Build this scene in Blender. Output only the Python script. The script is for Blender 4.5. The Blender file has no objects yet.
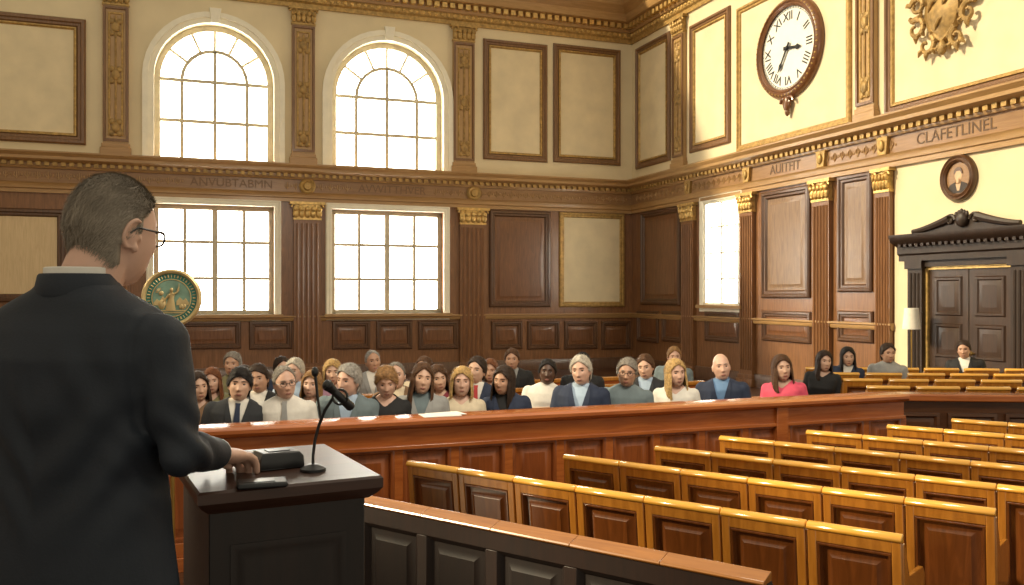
import bpy, bmesh, math, random
from mathutils import Vector, Matrix
random.seed(7)
scene = bpy.context.scene
COL = scene.collection
PI = math.pi
F, YH, CX, H = 887.0, 295.0, 512.0, 1.95
TH = math.radians(20.5)
A = Vector((math.cos(TH), math.sin(TH), 0)); B = Vector((-math.sin(TH), math.cos(TH), 0))
CORNER = Vector(((632-CX)/F*24.0, 24.0, 0))
T = Matrix.Translation
def RZ(a): return Matrix.Rotation(a, 4, 'Z')
def RX(a): return Matrix.Rotation(a, 4, 'X')
def RY(a): return Matrix.Rotation(a, 4, 'Y')
MB = T(CORNER) @ RZ(TH)              # back wall: x right, y into the wall
MR = T(CORNER) @ RZ(TH - PI/2)       # right wall
def at(px, py, D): return Vector(((px-CX)/F*D, D, H+(YH-py)/F*D))
def _wx(px, d):
    q = (px-CX)/F
    return (q*CORNER.y-CORNER.x)/(d.x-q*d.y)
def bx(px): return _wx(px, A)
def rx(px): return _wx(px, -B)
def zb(px, py): return H+(YH-py)/F*(CORNER.y+A.y*bx(px))
def zr(px, py): return H+(YH-py)/F*(CORNER.y-B.y*rx(px))

# ------------------------------------------------------------------ materials
def newmat(name):
    m = bpy.data.materials.new(name); m.use_nodes = True
    return m, m.node_tree.nodes, m.node_tree.links, m.node_tree.nodes['Principled BSDF']
def mat(name, col, rough=.5, metal=0, emit=0, var=.12, vs=6, bump=0, bs=40, coat=0, spec=.5):
    m, N, L, P = newmat(name)
    P.inputs['Roughness'].default_value = rough; P.inputs['Metallic'].default_value = metal
    P.inputs['Coat Weight'].default_value = coat
    P.inputs['Specular IOR Level'].default_value = spec
    tc = N.new('ShaderNodeTexCoord')
    nz = N.new('ShaderNodeTexNoise'); nz.inputs['Scale'].default_value = vs; nz.inputs['Detail'].default_value = 4
    L.new(tc.outputs['Object'], nz.inputs['Vector'])
    cr = N.new('ShaderNodeValToRGB')
    cr.color_ramp.elements[0].position = .3; cr.color_ramp.elements[1].position = .7
    cr.color_ramp.elements[0].color = (*[c*(1-var) for c in col], 1)
    cr.color_ramp.elements[1].color = (*[min(1, c*(1+var)) for c in col], 1)
    L.new(nz.outputs['Fac'], cr.inputs['Fac']); L.new(cr.outputs['Color'], P.inputs['Base Color'])
    if emit:
        P.inputs['Emission Color'].default_value = (*col, 1); P.inputs['Emission Strength'].default_value = emit
    if bump:
        n2 = N.new('ShaderNodeTexNoise'); n2.inputs['Scale'].default_value = bs; n2.inputs['Detail'].default_value = 5
        L.new(tc.outputs['Object'], n2.inputs['Vector'])
        b = N.new('ShaderNodeBump'); b.inputs['Strength'].default_value = bump; b.inputs['Distance'].default_value = .01
        L.new(n2.outputs['Fac'], b.inputs['Height']); L.new(b.outputs['Normal'], P.inputs['Normal'])
    return m
def wood(name, c1, c2, rough=.35, sc=(14, 14, 1.3), coat=.25):
    m, N, L, P = newmat(name)
    P.inputs['Roughness'].default_value = rough; P.inputs['Coat Weight'].default_value = coat
    P.inputs['Coat Roughness'].default_value = .18
    tc = N.new('ShaderNodeTexCoord'); mp = N.new('ShaderNodeMapping'); mp.inputs['Scale'].default_value = sc
    L.new(tc.outputs['Object'], mp.inputs['Vector'])
    nz = N.new('ShaderNodeTexNoise'); nz.inputs['Scale'].default_value = 1.6; nz.inputs['Detail'].default_value = 8
    nz.inputs['Distortion'].default_value = 1.2
    L.new(mp.outputs['Vector'], nz.inputs['Vector'])
    cr = N.new('ShaderNodeValToRGB')
    cr.color_ramp.elements[0].position = .32; cr.color_ramp.elements[1].position = .68
    cr.color_ramp.elements[0].color = (*c1, 1); cr.color_ramp.elements[1].color = (*c2, 1)
    L.new(nz.outputs['Fac'], cr.inputs['Fac']); L.new(cr.outputs['Color'], P.inputs['Base Color'])
    b = N.new('ShaderNodeBump'); b.inputs['Strength'].default_value = .08; b.inputs['Distance'].default_value = .004
    L.new(nz.outputs['Fac'], b.inputs['Height']); L.new(b.outputs['Normal'], P.inputs['Normal'])
    return m
HZ = (1.3, 14, 14)
M_cream = mat('cream_plaster', (.75, .635, .41), .75, var=.06, vs=1.2, bump=.05)
M_creamin = mat('cream_panel', (.75, .635, .41), .7, var=.08, vs=2)
M_casing = mat('pale_casing', (.88, .83, .67), .6, var=.04)
M_tan = wood('tan_panel', (.64, .48, .26), (.74, .57, .33), .5)
M_wallwood = wood('wall_wood', (.165, .071, .026), (.265, .12, .046), .36)
M_panel = wood('wall_panel_wood', (.12, .048, .017), (.21, .086, .031), .33)
M_panelr = wood('pale_wall_panel_wood', (.165, .096, .052), (.26, .158, .088), .38)
M_dframe = wood('dark_moulding', (.075, .034, .015), (.13, .06, .026), .35)
M_uframe = wood('brown_moulding', (.15, .073, .028), (.23, .116, .047), .4)
M_entab = wood('entablature_wood', (.34, .19, .068), (.44, .26, .10), .4, HZ)
M_upil = wood('upper_pilaster_wood', (.38, .225, .09), (.48, .30, .13), .45)
M_frieze = wood('frieze_wood', (.24, .122, .044), (.33, .178, .068), .4, HZ)
M_letter = mat('carved_letter', (.19, .096, .035), .5)
M_letter2 = mat('engraved_dark_letter', (.11, .055, .02), .5)
M_gold = mat('gilt', (.62, .41, .14), .38, .5, var=.3, vs=14, bump=.2, bs=30)
M_goldd = mat('old_gilt', (.43, .27, .085), .48, .35, var=.3, vs=14)
M_antq = mat('antique_gilt', (.36, .225, .075), .55, .25, var=.35, vs=10, bump=.3, bs=18)
M_rim = mat('seal_rim_gilt', (.66, .50, .24), .4, .35, var=.15, vs=14)
M_dark = wood('black_brown_wood', (.018, .009, .005), (.035, .017, .009), .5, coat=0)
M_bar = wood('bar_wood', (.29, .075, .016), (.43, .13, .029), .26, HZ, .6)
M_barp = wood('bar_panel_wood', (.18, .046, .011), (.28, .078, .018), .3)
M_bard = wood('bar_dark', (.12, .034, .010), (.17, .05, .014), .35, HZ)
M_parap = wood('parapet_wood', (.055, .02, .008), (.095, .036, .013), .35, HZ)
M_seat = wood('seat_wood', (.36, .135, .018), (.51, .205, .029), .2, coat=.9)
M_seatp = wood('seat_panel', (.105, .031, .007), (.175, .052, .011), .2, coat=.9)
M_littop = wood('painted_sunlit_rail', (.66, .31, .034), (.84, .43, .055), .17, HZ, 1)  # seat top rails: golden window light put into the wood colour
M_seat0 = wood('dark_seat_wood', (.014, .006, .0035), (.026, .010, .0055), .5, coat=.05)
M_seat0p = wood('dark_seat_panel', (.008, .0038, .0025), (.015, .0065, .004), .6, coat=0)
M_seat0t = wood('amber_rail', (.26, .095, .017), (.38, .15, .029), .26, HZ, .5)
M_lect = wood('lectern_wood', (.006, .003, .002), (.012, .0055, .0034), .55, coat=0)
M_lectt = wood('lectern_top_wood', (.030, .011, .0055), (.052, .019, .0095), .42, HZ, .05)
M_door = wood('door_wood', (.03, .015, .008), (.055, .027, .014), .4, coat=.1)
M_wframe = mat('window_frame_paint', (.58, .52, .38), .5)
M_pane = mat('daylight_pane', (1, .965, .86), .3, emit=12, var=0)
M_black = mat('black_plastic', (.012, .012, .013), .35)
M_metal = mat('dark_metal', (.05, .05, .05), .3, .8)
M_white = mat('white_enamel', (.84, .82, .74), .4, var=.03)
M_paper = mat('paper', (.85, .83, .78), .7, var=.02)
M_green = mat('seal_teal', (.045, .23, .19), .5, var=.3, vs=9)
M_sgreen = mat('seal_sage', (.22, .36, .27), .5, var=.25, vs=14)
M_shade = mat('lamp_shade_cloth', (.86, .82, .7), .8)
M_brass = mat('brass', (.55, .36, .1), .3, .9)
M_pface = mat('portrait_face', (.62, .42, .26), .6)
M_eye = mat('eye_white', (.50, .46, .42), .3, var=.02)
M_iris = mat('eye_iris', (.015, .010, .007), .2)
M_lip = mat('lip', (.40, .17, .13), .45)

# ------------------------------------------------------------------ geometry helper
class G:
    def __init__(s): s.bm = bmesh.new()
    def f(s, vs, mi=0):
        try:
            f = s.bm.faces.new(vs); f.material_index = mi
        except ValueError: pass
    def v(s, p): return s.bm.verts.new(p)
    def box(s, x0, x1, y0, y1, z0, z1, mi=0, M=None):
        c = [Vector((x, y, z)) for x in (x0, x1) for y in (y0, y1) for z in (z0, z1)]
        if M: c = [M @ p for p in c]
        v = [s.v(p) for p in c]
        for q in ((0,1,3,2),(4,6,7,5),(0,4,5,1),(2,3,7,6),(0,2,6,4),(1,5,7,3)): s.f([v[i] for i in q], mi)
        return s
    def loft(s, rings, closed=True, cap=True, mi=0):
        R = [[s.v(p) for p in r] for r in rings]
        n = len(R[0])
        for a, b in zip(R, R[1:]):
            for i in range(n if closed else n-1):
                j = (i+1) % n
                s.f([a[i], a[j], b[j], b[i]], mi)
        if cap:
            s.f(R[0][::-1], mi); s.f(R[-1], mi)
        return s
    def prism(s, poly, d0, d1, axis='y', M=None, mi=0):
        def P(p, d):
            v = Vector((p[0], d, p[1])) if axis == 'y' else (Vector((d, p[0], p[1])) if axis == 'x' else Vector((p[0], p[1], d)))
            return M @ v if M else v
        return s.loft([[P(p, d0) for p in poly], [P(p, d1) for p in poly]], mi=mi)
    def tube(s, pts, r, seg=8, mi=0):
        pts = [Vector(p) for p in pts]; n = len(pts)
        rs = r if isinstance(r, (list, tuple)) else [r]*n
        rings = []; up = None
        for i, p in enumerate(pts):
            t = (pts[min(i+1, n-1)]-pts[max(i-1, 0)]).normalized()
            if up is None:
                up = Vector((0, 0, 1)) if abs(t.z) < .9 else Vector((1, 0, 0))
            x = up.cross(t).normalized(); y = t.cross(x).normalized(); up = y
            rings.append([p+(x*math.cos(2*PI*k/seg)+y*math.sin(2*PI*k/seg))*rs[i] for k in range(seg)])
        return s.loft(rings, mi=mi)
    def sphere(s, c, r, seg=14, rings=9, M=None, mi=0):
        if not isinstance(r, (list, tuple)): r = (r, r, r)
        c = Vector(c); M = M or Matrix.Identity(4)
        rr = []
        for i in range(1, rings):
            th = PI*i/rings
            rr.append([M @ (c+Vector((r[0]*math.sin(th)*math.cos(2*PI*j/seg), r[1]*math.sin(th)*math.sin(2*PI*j/seg), r[2]*math.cos(th)))) for j in range(seg)])
        R = [[s.v(p) for p in q] for q in rr]
        for a, b in zip(R, R[1:]):
            for j in range(seg):
                k = (j+1) % seg
                s.f([a[j], b[j], b[k], a[k]], mi)
        t = s.v(M @ (c+Vector((0, 0, r[2])))); b = s.v(M @ (c-Vector((0, 0, r[2]))))
        for j in range(seg):
            k = (j+1) % seg
            s.f([t, R[0][j], R[0][k]], mi); s.f([b, R[-1][k], R[-1][j]], mi)
        return s
    def lathe(s, prof, seg=28, M=None, mi=0, sx=1, sy=1, cap=True):
        M = M or Matrix.Identity(4)
        return s.loft([[M @ Vector((max(r, 1e-4)*math.cos(2*PI*k/seg)*sx, max(r, 1e-4)*math.sin(2*PI*k/seg)*sy, z)) for k in range(seg)] for r, z in prof], mi=mi, cap=cap)
    def ringframe(s, x0, x1, z0, z1, prof, mi=0):
        rings = [[Vector((x0+d, -h, z0+d)), Vector((x1-d, -h, z0+d)), Vector((x1-d, -h, z1-d)), Vector((x0+d, -h, z1-d))] for d, h in prof]
        return s.loft(rings, cap=False, mi=mi)
    def extr(s, prof, x0, x1, mi=0):   # prof (out, z)
        return s.loft([[Vector((x, -n, z)) for n, z in prof] for x in (x0, x1)], mi=mi)
    def cap(s, pts, rs, seg=14):
        pts = [Vector(p) for p in pts]
        for p, r in zip(pts, rs): s.sphere(p, r, seg, 10)
        for i in range(len(pts)-1): s.tube([pts[i], pts[i+1]], [rs[i], rs[i+1]], seg)
        return s
    def build(s, name, mats, parent=None, M=None, bevel=0, ang=38, data=False):
        bmesh.ops.recalc_face_normals(s.bm, faces=s.bm.faces[:])
        me = bpy.data.meshes.new(name); s.bm.to_mesh(me); s.bm.free()
        for m in (mats if isinstance(mats, (list, tuple)) else [mats]): me.materials.append(m)
        me.shade_smooth(); me.set_sharp_from_angle(angle=math.radians(ang))
        if data: return me
        return link(name, me, parent, M, bevel)
def link(name, me, parent=None, M=None, bevel=0):
    o = bpy.data.objects.new(name, me); COL.objects.link(o)
    if parent: o.parent = parent
    if M: o.matrix_local = M
    if bevel:
        b = o.modifiers.new('bevel', 'BEVEL'); b.width = bevel; b.segments = 2; b.limit_method = 'ANGLE'
    return o
def tag(o, label=None, cat=None, group=None, kind=None):
    for k, val in (('label', label), ('category', cat), ('group', group), ('kind', kind)):
        if val: o[k] = val
    return o
def empty(name, M, label=None, cat=None, group=None, kind=None):
    o = bpy.data.objects.new(name, None); COL.objects.link(o); o.matrix_world = M; o.empty_display_size = .1
    return tag(o, label, cat, group, kind)
def copy_tree(o, parent=None):
    c = o.copy(); COL.objects.link(c)
    if parent: c.parent = parent
    for ch in o.children: copy_tree(ch, c)
    return c
_tn = [0]
def trim(M, kind='structure'):
    _tn[0] += 1
    return empty('trim_%d' % _tn[0], M, kind='structure')
def text_mesh(txt, size, ext, m):
    cu = bpy.data.curves.new('t', 'FONT'); cu.body = txt; cu.size = size; cu.extrude = ext; cu.align_x = 'CENTER'; cu.align_y = 'CENTER'
    o = bpy.data.objects.new('t', cu); COL.objects.link(o)
    dg = bpy.context.evaluated_depsgraph_get(); dg.update()
    me = bpy.data.meshes.new_from_object(o.evaluated_get(dg))
    bpy.data.objects.remove(o); me.materials.clear(); me.materials.append(m)
    return me

# ------------------------------------------------------------------ floor and walls
g = G(); g.box(-16, 14, -3, 27, -.1, 0)
m, N, L, P = newmat('floor_boards')
tc = N.new('ShaderNodeTexCoord'); br = N.new('ShaderNodeTexBrick')
br.inputs['Scale'].default_value = 1.0; br.inputs['Brick Width'].default_value = 1.6; br.inputs['Row Height'].default_value = .12
br.inputs['Mortar Size'].default_value = .004
br.inputs['Color1'].default_value = (.06, .022, .009, 1); br.inputs['Color2'].default_value = (.09, .033, .012, 1); br.inputs['Mortar'].default_value = (.02, .008, .004, 1)
L.new(tc.outputs['Object'], br.inputs['Vector']); L.new(br.outputs['Color'], P.inputs['Base Color']); P.inputs['Roughness'].default_value = .4
tag(g.build('floor', m), kind='structure')
g = G(); g.box(-4.5, .35, -1.5, 2.95, 0, .45); tag(g.build('floor_platform', M_seat0), kind='structure')

WT = .45; ZM = 4.55; ZT = 10.4
HOLES = [(-12.0, -9.4), (-8.05, -5.3)]
LZ0, LZ1 = 1.5, 4.0; UZ0, UZ1 = 5.0, 8.15
def archpts(x0, x1, zt, n=20):
    r = (x1-x0)/2; c = (x0+x1)/2; zs = zt-r
    return [(c-r*math.cos(PI*i/n), zs+r*math.sin(PI*i/n)) for i in range(n+1)]
g = G()
for x0, x1 in ((-18, -12.0), (-9.4, -8.05), (-5.3, WT)):
    g.box(x0, x1, 0, WT, 0, ZM, 0); g.box(x0, x1, 0, WT, ZM, ZT, 1)
for x0, x1 in HOLES:
    g.box(x0, x1, 0, WT, 0, LZ0, 0); g.box(x0, x1, 0, WT, LZ1, ZM, 0); g.box(x0, x1, 0, WT, ZM, UZ0, 1)
    ap = archpts(x0, x1, UZ1)
    for p, q in zip(ap, ap[1:]):
        g.prism([p, q, (q[0], ZT), (p[0], ZT)], 0, WT, mi=1)
tag(g.build('wall_back', [M_wallwood, M_cream], M=MB), kind='structure')
g = G()
RH = (3.56, 4.94); RZ0, RZ1 = 1.72, 4.1; XE = 9.42
g.box(0, RH[0], 0, WT, 0, ZM, 0); g.box(*RH, 0, WT, 0, RZ0, 0); g.box(*RH, 0, WT, RZ1, ZM, 0)
g.box(RH[1], XE, 0, WT, 0, ZM, 0); g.box(XE, 15.5, 0, WT, 0, ZM, 1); g.box(0, 15.5, 0, WT, ZM, ZT, 1)
tag(g.build('wall_right', [M_wallwood, M_cream], M=MR), kind='structure')
# unseen left wall with window openings, added to break up the low sun
ML = T(CORNER-A*17.6) @ RZ(TH+PI/2)      # local x along +B, so into the room is -y
g = G(); x = 0.; n = 0
ops = []
while x > -26:
    ops.append((x-4.2, x-1.0)); x -= 4.2
g.box(-27, .5, 0, WT, 0, 1.4, 0); g.box(-27, .5, 0, WT, 4.2, 4.8, 1); g.box(-27, .5, 0, WT, 8.4, 9.7, 1)
px_ = .5
for a, b in ops:
    g.box(b, px_, 0, WT, 1.4, 4.2, 0); g.box(b, px_, 0, WT, 4.8, 8.4, 1); px_ = a
    for k in (1, 2): 
        xx = a+(b-a)*k/3; g.box(xx-.05, xx+.05, .15, .25, 1.4, 4.2, 0); g.box(xx-.05, xx+.05, .15, .25, 4.8, 8.4, 0)
    for zz in (2.8, 6.0, 7.2): g.box(a, b, .17, .23, zz-.05, zz+.05, 0)
tag(g.build('wall_left_gobo', [M_wallwood, M_cream], M=ML), kind='structure')

def casing(root, x0, x1, z0, z1, m, w=.16):
    g = G(); g.ringframe(x0-w, x1+w, z0-w, z1+w, [(0, 0), (0, .05), (.03, .07), (.07, .05), (.11, .06), (w-.01, .04), (w, -.02)])
    g.build('casing', m, root)
def rect_window(n, MW, x0, x1, z0, z1, nx, nz, yo=.22, k_=1, mf=None):
    r = empty('window_%d' % n, MW, kind='structure'); mf = mf or M_wframe
    g = G(); w = .10*k_
    for a in ((x0, x0+w, z0, z1), (x1-w, x1, z0, z1), (x0, x1, z0, z0+w), (x0, x1, z1-w, z1)): g.box(a[0], a[1], yo-.04, yo+.04, a[2], a[3])
    g.build('window_frame', mf, r)
    g = G()
    for i in range(1, nx):
        x = x0+(x1-x0)*i/nx; t = (.038 if (nx % 2 or i != nx//2) else .06)*k_
        g.box(x-t, x+t, yo-.025, yo+.025, z0+w, z1-w)
    for k in range(1, nz):
        z = z0+(z1-z0)*k/nz; g.box(x0+w, x1-w, yo-.02, yo+.02, z-.035*k_, z+.035*k_)
    g.build('glazing_bars', mf, r)
    g = G(); g.box(x0+.01, x1-.01, yo+.05, yo+.06, z0+.01, z1-.01); g.build('pane', M_pane, r)
    casing(r, x0, x1, z0, z1, M_casing)
    g = G(); g.box(x0-.2, x1+.2, -.14, .2, z0-.07, z0); g.build('window_sill', M_entab, r)
rect_window(1, MB, *HOLES[0], LZ0, LZ1, 4, 3)
rect_window(2, MB, *HOLES[1], LZ0, LZ1, 4, 3)
rect_window(3, MR, *RH, RZ0, RZ1, 2, 4, .02, .55, M_casing)  # thin pale bars: the window's glare put into colour and shape
def arch_window(n, x0, x1):
    r = empty('window_%d' % n, MB, kind='structure'); yo = .24
    R = (x1-x0)/2; c = (x0+x1)/2; zs = UZ1-R
    def path(rad):
        return [(c-rad, UZ0)]+[(c-rad*math.cos(PI*i/20), zs+rad*math.sin(PI*i/20)) for i in range(21)]+[(c+rad, UZ0)]
    def band(g, r0, r1, y0, y1):
        a, b = path(r0), path(r1)
        for i in range(len(a)-1):
            g.prism([a[i], a[i+1], b[i+1], b[i]], y0, y1)
    g = G(); band(g, R-.13, R, yo-.05, yo+.05); g.box(x0, x1, yo-.05, yo+.05, UZ0, UZ0+.09); g.build('window_frame', M_wframe, r)
    g = G()
    ra = R*.55
    for i in range(12):      # inner arc
        a0, a1 = PI*i/12, PI*(i+1)/12
        g.prism([(c-(ra-.04)*math.cos(a0), zs+(ra-.04)*math.sin(a0)), (c-(ra-.04)*math.cos(a1), zs+(ra-.04)*math.sin(a1)),
                 (c-(ra+.04)*math.cos(a1), zs+(ra+.04)*math.sin(a1)), (c-(ra+.04)*math.cos(a0), zs+(ra+.04)*math.sin(a0))], yo-.025, yo+.025)
    for dx in (-ra, 0, ra): g.box(c+dx-.04, c+dx+.04, yo-.025, yo+.025, UZ0+.05, zs+(ra if dx == 0 else 0))
    for z in (UZ0+(zs-UZ0)*.5, zs): g.box(x0+.05, x1-.05, yo-.02, yo+.02, z-.04, z+.04)
    for a in (35, 65, 90, 115, 145):
        a = math.radians(a)
        p = Vector((math.cos(a), 0, math.sin(a))); o = Vector((c, yo, zs))
        g.tube([o+p*ra, o+p*(R-.05)], .036, 6)
    g.build('glazing_bars', M_wframe, r)
    g = G(); pp = [(c-(R-.02), UZ0)]+path(R-.02)[1:-1]+[(c+R-.02, UZ0)]
    g.prism(pp, yo+.06, yo+.07); g.build('pane', M_pane, r)
    g = G(); band(g, R, R+.12, -.05, .02); band(g, R+.12, R+.24, -.09, .02); g.build('casing', M_casing, r)
    g = G(); g.prism([(c-.09, UZ1-.02), (c+.09, UZ1-.02), (c+.13, UZ1+.32), (c-.13, UZ1+.32)], -.13, .02); g.build('keystone', M_casing, r, bevel=.01)
    g = G(); g.box(x0-.2, x1+.2, -.16, .2, UZ0-.05, UZ0+.02); g.build('window_sill', M_entab, r)
arch_window(4, *HOLES[0]); arch_window(5, *HOLES[1])

# entablature + top cornice
def entab(MW, x0, x1):
    r = trim(MW)
    g = G(); g.extr([(-.02, 4.14), (.06, 4.14), (.06, 4.22), (.09, 4.24), (.09, 4.32), (.12, 4.36), (-.02, 4.36)], x0, x1); g.build('architrave', M_entab, r)
    g = G(); g.extr([(-.02, 4.36), (.05, 4.36), (.05, 4.66), (-.02, 4.66)], x0, x1); g.build('frieze', M_frieze, r)
    g = G(); g.extr([(-.02, 4.66), (.10, 4.66), (.12, 4.70), (.12, 4.78), (.24, 4.80), (.30, 4.84), (.30, 4.90), (.36, 4.97), (.36, 5.0), (-.02, 5.02)], x0, x1); g.build('cornice', M_entab, r)
    g = G(); n = int((x1-x0)/.16)
    for i in range(n): g.box(x0+.16*i, x0+.16*i+.09, -.19, -.1, 4.71, 4.79)
    g.build('dentils', M_goldd, r)
    return r
eb = entab(MB, -18, 0); er = entab(MR, 0, 15.5)
def carving(g, x, k):
    g.tube([(x, -.055, 4.43), (x, -.06, 4.59)], [.014, .008], 5)
    for s in (-1, 1):
        g.tube([(x, -.055, 4.45), (x+s*.05, -.06, 4.49+.03*(k % 2)), (x+s*.035, -.06, 4.57)], [.010, .012, .006], 5)
    g.sphere((x+.1, -.055, 4.51), (.018, .012, .03), 6, 5)
TXB = [('ANVUBTABMN', 232, .27), ('AVWITTHVER', 392, .27)]
TXR = [('AUITFIT', 787, .27), ('CLAFETLINEL', 957, .26)]
g = G(); x = -17.5; k = 0
while x < -.3:
    if not any(abs(x-bx(c)) < 1.05 for _, c, _s in TXB): carving(g, x, k)
    x += .2; k += 1
g.build('leaf_carving', M_entab, eb)
g = G(); x = .4; k = 0
while x < 15:
    if not any(abs(x-rx(c)) < 1.15 for _, c, _s in TXR): carving(g, x, k)
    x += .2; k += 1
g.build('leaf_carving', M_entab, er)
for t, c, sz in TXB: link('inscription', text_mesh(t, sz, .006, M_letter), eb, T((bx(c), -.052, 4.51)) @ RX(PI/2))
for t, c, sz in TXR: link('inscription', text_mesh(t, sz, .006, M_letter2), er, T((rx(c), -.052, 4.51)) @ RX(PI/2))
def topcor(MW, x0, x1):
    r = trim(MW)
    g = G(); g.extr([(-.02, 8.72), (.05, 8.72), (.05, 8.82), (.10, 8.86), (.10, 8.98), (-.02, 8.98)], x0, x1); g.build('lower_moulding', M_goldd, r)
    g = G(); g.extr([(-.02, 8.98), (.14, 8.98), (.16, 9.04), (.16, 9.16), (.38, 9.2), (.42, 9.3), (.42, 9.38), (.6, 9.55), (.62, 9.7), (.8, 9.95), (.95, 10.4), (-.02, 10.4)], x0, x1); g.build('cornice', M_entab, r)
    g = G(); n = int((x1-x0)/.2)
    for i in range(n): g.box(x0+.2*i, x0+.2*i+.12, -.3, -.14, 9.05, 9.17)
    g.build('dentils', M_gold, r)
    g = G(); n = int((x1-x0)/.16)
    for i in range(n): g.sphere((x0+.16*i, -.10, 8.92), (.055, .035, .05), 8, 6)
    g.build('bead_relief', M_gold, r)
topcor(MB, -18, 0); topcor(MR, 0, 15.5)

# wall panels
PF = [(0, 0), (0, .04), (.025, .07), (.07, .075), (.09, .045), (.13, .045), (.15, .02), (.16, .005)]
def panel(MW, x0, x1, z0, z1, mf, mi, k=1.0, raised=False, gilt=False):
    r = trim(MW)
    g = G(); g.ringframe(x0, x1, z0, z1, [(d*k, h*k) for d, h in PF]); g.build('moulding', mf, r)
    g = G(); i = .158*k
    if raised:
        g.ringframe(x0+i, x1-i, z0+i, z1-i, [(0, .004), (.05*k, .004), (.12*k, .03)])
        j = i+.12*k; g.box(x0+j, x1-j, -.03, -.005, z0+j, z1-j)
    else: g.box(x0+i, x1-i, -.012, .0, z0+i, z1-i)
    g.build('panel', mi, r)
    if gilt:
        g = G(); i = .155*k; g.ringframe(x0+i, x1-i, z0+i, z1-i, [(0, .0), (0, .05), (.03, .055), (.055, .03), (.06, .0)]); g.build('gilt_fillet', M_goldd, r)
def pB(a, b, c, d, *k, **kw): m_ = (a+c)/2; panel(MB, bx(a), bx(c), zb(m_, d), zb(m_, b), *k, **kw)
def pR(a, b, c, d, *k, **kw): m_ = (a+c)/2; panel(MR, rx(a), rx(c), zr(m_, d), zr(m_, b), *k, **kw)
pB(-40, 14, 86, 142, M_uframe, M_creamin, 1.2, gilt=True)
pB(483, 42, 547, 161, M_uframe, M_creamin, gilt=True); pB(553, 47, 620, 164, M_uframe, M_creamin, gilt=True)
pB(-40, 208, 66, 302, M_dframe, M_tan, 1.1); pB(489, 211, 550, 307, M_dframe, M_panel, 1, raised=True); pB(559, 213, 624, 307, M_goldd, M_creamin, .9)
for a, b in ((-20, 30), (40, 90), (178, 241), (249, 292), (332, 370), (376, 412), (418, 458), (491, 522), (527, 559), (564, 597), (601, 630)):
    pB(a, 321, b, 349, M_dframe, M_panel, .8, raised=True)
pR(637, 40, 671, 165, M_uframe, M_creamin, gilt=True); pR(691, 16, 731, 148, M_uframe, M_creamin, gilt=True)
pR(738, -20, 852, 138, M_goldd, M_creamin, .9); pR(886, -80, 1050, 97, M_uframe, M_creamin, 1, gilt=True)
pR(642, 209, 681, 305, M_dframe, M_panel, 1, raised=True)
pR(763, 189, 811, 298, M_dframe, M_panelr, 1, raised=True); pR(839, 174, 873, 292, M_dframe, M_panelr, .9, raised=True)
for a, b in ((638, 659), (663, 683), (706, 741), (763, 812), (839, 874)): pR(a, 311, b, 342, M_dframe, M_panel, .8, raised=True)
for nm, MW, x0, x1 in (('back', MB, -18, 0), ('right', MR, 0, XE)):
    r = trim(MW); g = G(); g.extr([(-.02, 1.34), (.05, 1.34), (.07, 1.37), (.07, 1.41), (.10, 1.43), (.10, 1.46), (-.02, 1.47)], x0, x1); g.build('chair_rail', M_entab, r)
    g = G(); g.extr([(-.01, 0), (.06, 0), (.06, .22), (.03, .28), (-.01, .28)], x0, x1); tag(g.build('baseboard_'+nm, M_dframe, M=MW), kind='structure')

def pilaster(MW, x, w, z0, z1, ms, mc, upper=False):
    r = trim(MW); h = w/2
    g = G(); g.box(x-h, x+h, -.09, .0, z0+.25, z1-.42)
    if not upper:
        for i in range(5):
            xx = x-h*.72+h*1.44*i/4
            g.tube([(xx, -.09, z0+.35), (xx, -.09, z1-.5)], h*.13, 6)
    g.build('shaft', ms, r)
    g = G(); g.box(x-h*1.2, x+h*1.2, -.14, 0, z0, z0+.16); g.box(x-h*1.1, x+h*1.1, -.12, 0, z0+.16, z0+.25); g.build('base', M_entab if upper else ms, r, bevel=.01)
    g = G(); g.box(x-h*1.05, x+h*1.05, -.11, 0, z1-.42, z1-.37)
    for i in range(5):
        xx = x-h*.85+h*1.7*i/4
        g.sphere((xx, -.11, z1-.27), (h*.24, .05, .11), 8, 6); g.sphere((xx*.5+x*.5+(xx-x)*.55, -.13, z1-.17), (h*.2, .05, .07), 8, 6)
    for s in (-1, 1):
        g.tube([(x+s*h*.8+s*h*.4*math.cos(t*.8)*(1-t/9), -.13, z1-.13+h*.4*math.sin(t*.8)*(1-t/9)) for t in range(8)], .022, 6)
    g.box(x-h*1.3, x+h*1.3, -.15, 0, z1-.06, z1); g.box(x-h*.95, x+h*.95, -.1, 0, z1-.37, z1-.05)
    g.build('capital', mc, r)
    if upper:
        g = G(); g.ringframe(x-h*.98, x+h*.98, z0+.3, z1-.45, [(0, .09), (.0, .12), (.05, .125), (.06, .09)])
        g.build('brown_border', M_uframe, r)
        g = G(); g.ringframe(x-h*.6, x+h*.6, z0+.42, z1-.57, [(0, .09), (.015, .11), (.04, .11), (.05, .09)])
        g.build('gilt_border', M_goldd, r)
        g = G()
        for zz in (z0+.6, (z0+z1)/2-.1, z1-.9):
            g.sphere((x, -.11, zz), (h*.35, .04, .12), 8, 6)
            for s in (-1, 1): g.sphere((x+s*h*.3, -.1, zz+.13), (h*.25, .03, .07), 8, 6); g.sphere((x+s*h*.3, -.1, zz-.13), (h*.25, .03, .07), 8, 6)
        g.tube([(x, -.10, z0+.5), (x, -.10, z1-.65)], h*.10, 6)
        g.build('leaf_relief', M_antq, r)
for px, w in ((116, 26), (303, 23), (463, 21)):
    pilaster(MB, bx(px), bx(px+w/2)-bx(px-w/2), 5.02, 8.72, M_upil, M_goldd, True)
for px, w in ((116, 28), (307, 27), (472, 25)):
    pilaster(MB, bx(px), bx(px+w/2)-bx(px-w/2), 0, 4.14, M_wallwood, M_gold)
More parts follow.
